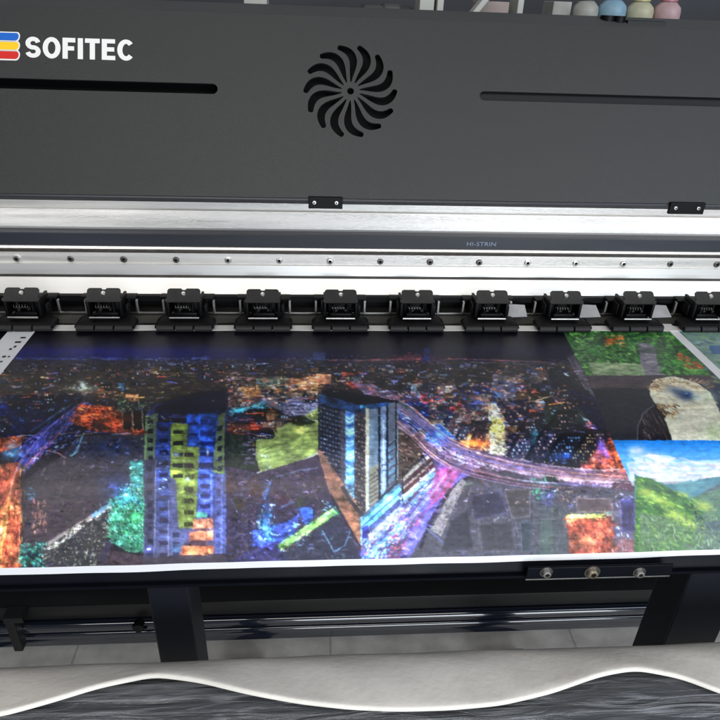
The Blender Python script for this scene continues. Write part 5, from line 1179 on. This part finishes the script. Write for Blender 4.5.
bottle(598.5, 625.5, 'ink_cyan', 'cap_blue', 'pale blue ink bottle with blue cap', shoulder=10)
bottle(627, 653, 'ink_yellow', 'cap_yellow', 'pale yellow ink bottle between the blue and pink bottles', shoulder=12)
bottle(654.5, 680, 'ink_pink', 'cap_pink', 'pink ink bottle at the right end of the bottle row', shoulder=12)
def block(name, pa, pb, ptop, m, label, cat, y=shY, dep=.06, tilt=0):
    xa, xb = xy(pa, 8, y), xy(pb, 8, y); z1_ = zy(ptop, y, (pa+pb)/2)
    bm = bmesh.new(); bx(bm, xa, xb, y, y+dep, zSh+.0005, max(z1_, zSh+.02), .0015)
    if tilt: bmesh.ops.transform(bm, matrix=Matrix.Translation((xa, y, zSh))@Matrix.Rotation(tilt, 4, 'Y')@Matrix.Translation((-xa, -y, -zSh)), verts=bm.verts[:])
    return tag(put(name, bm, m), label, cat)
block('small_box', 553, 571.5, 1.5, 'ink_grey', 'small grey box standing left of the ink bottles', 'box')
block('storage_box', 479, 509, 1.5, 'beige_box', 'low beige box lying between white upright boards', 'box')
block('upright_board', 419.5, 434, -20, 'white_post', 'wider white board, leftmost of the uprights on the shelf', 'board')
block('upright_board', 437, 443.5, -20, 'white_post', 'thin white board right beside the wider white one', 'board')
block('upright_board', 517.5, 523.5, -20, 'white_post', 'thin white board standing right of the beige box', 'board')
block('leaning_board', 468, 473.5, -20, 'white_post', 'white board leaning to the right beside the beige box', 'board', tilt=math.radians(38), dep=.03, y=shY-.035)
block('paper_box', 244, 267, -1, 'white_post', 'pale box lying at the left end of the shelf', 'box')
bm = bmesh.new()
for k, (a, b, c) in enumerate(((362, 385, 4), (383, 404, 2), (400, 418, 5))):
    xa, xb = xy(a, 5, shY), xy(b, 5, shY); bx(bm, xa, xb, shY+.02*k, shY+.05+.02*k, zSh+.0008, zy(c, shY), .008)
tag(put('folded_bag', bm, 'top_paint', None, 60), 'crumpled grey bag lying left of the white upright boards', 'bag')

# floor and rear wall
bm = bmesh.new(); v = [bm.verts.new(p) for p in ((-6, -5, 0), (6, -5, 0), (6, 2.5, 0), (-6, 2.5, 0))]; bm.faces.new(v)
tag(put('floor', bm, 'floor_concrete'), kind='structure')
bm = bmesh.new(); bx(bm, -6, 6, 2.5, 2.6, 0, 3); tag(put('wall', bm, 'wall_dark'), kind='structure')

# ------------------------------------------------------------------ light
w = bpy.data.worlds.new('World'); sc.world = w; w.use_nodes = True
w.node_tree.nodes['Background'].inputs['Color'].default_value = (.84, .90, 1, 1); w.node_tree.nodes['Background'].inputs['Strength'].default_value = .24
def area(name, loc, target, sx_, sy_, power, col):
    l = bpy.data.lights.new(name, 'AREA'); l.shape = 'RECTANGLE'; l.size = sx_; l.size_y = sy_; l.energy = power; l.color = col
    o = bpy.data.objects.new(name, l); COL.objects.link(o); o.location = loc
    d = Vector(target)-Vector(loc); o.rotation_euler = d.to_track_quat('-Z', 'Y').to_euler(); return o
area('ceiling_lamp', (-.2, -2.1, 2.9), (0, -.3, .95), 2.6, .6, 41, (1, .97, .93))
area('window_light', (2.0, -1.9, 2.3), (.3, -.1, 1.0), 1.3, 1.2, 34, (.80, .89, 1))
area('front_fill_light', (.9, -3.4, 1.0), (.2, 0, .4), 2.2, 1.2, 85, (.86, .93, 1))  # added low front light that lifts the tubes, legs and floor
for nm, xa_, xb_2, e in (('bay_lamp', X0+.03, X1-.03, .66), ('bay_lamp', .16, X1-.03, .60), ('bay_lamp', X0+.03, -.30, .36)):  # first follows the LED strip; the other two are added to brighten the ends
    l = area(nm, ((xa_+xb_2)/2, -.004, pB.z+.022), ((xa_+xb_2)/2, .10, pB.z-.048), xb_2-xa_, .008, e, (1, .985, .96)); l.data.spread = math.radians(150)

# ------------------------------------------------------------------ camera
cd = bpy.data.cameras.new('Camera'); cam = bpy.data.objects.new('Camera', cd); COL.objects.link(cam); sc.camera = cam
right = Vector(M3[:, 0]); down = Vector(M3[:, 1]); fwd = Vector(M3[:, 2])
mw = Matrix.Identity(4)
for i in range(3): mw[i][0] = right[i]; mw[i][1] = -down[i]; mw[i][2] = -fwd[i]; mw[i][3] = float(CAM[i])
cam.matrix_world = mw
cd.sensor_width = 36; cd.lens = 36*F/720; cd.clip_start = .02; cd.clip_end = 60
sc.view_settings.view_transform = 'Standard'; sc.view_settings.look = 'None'
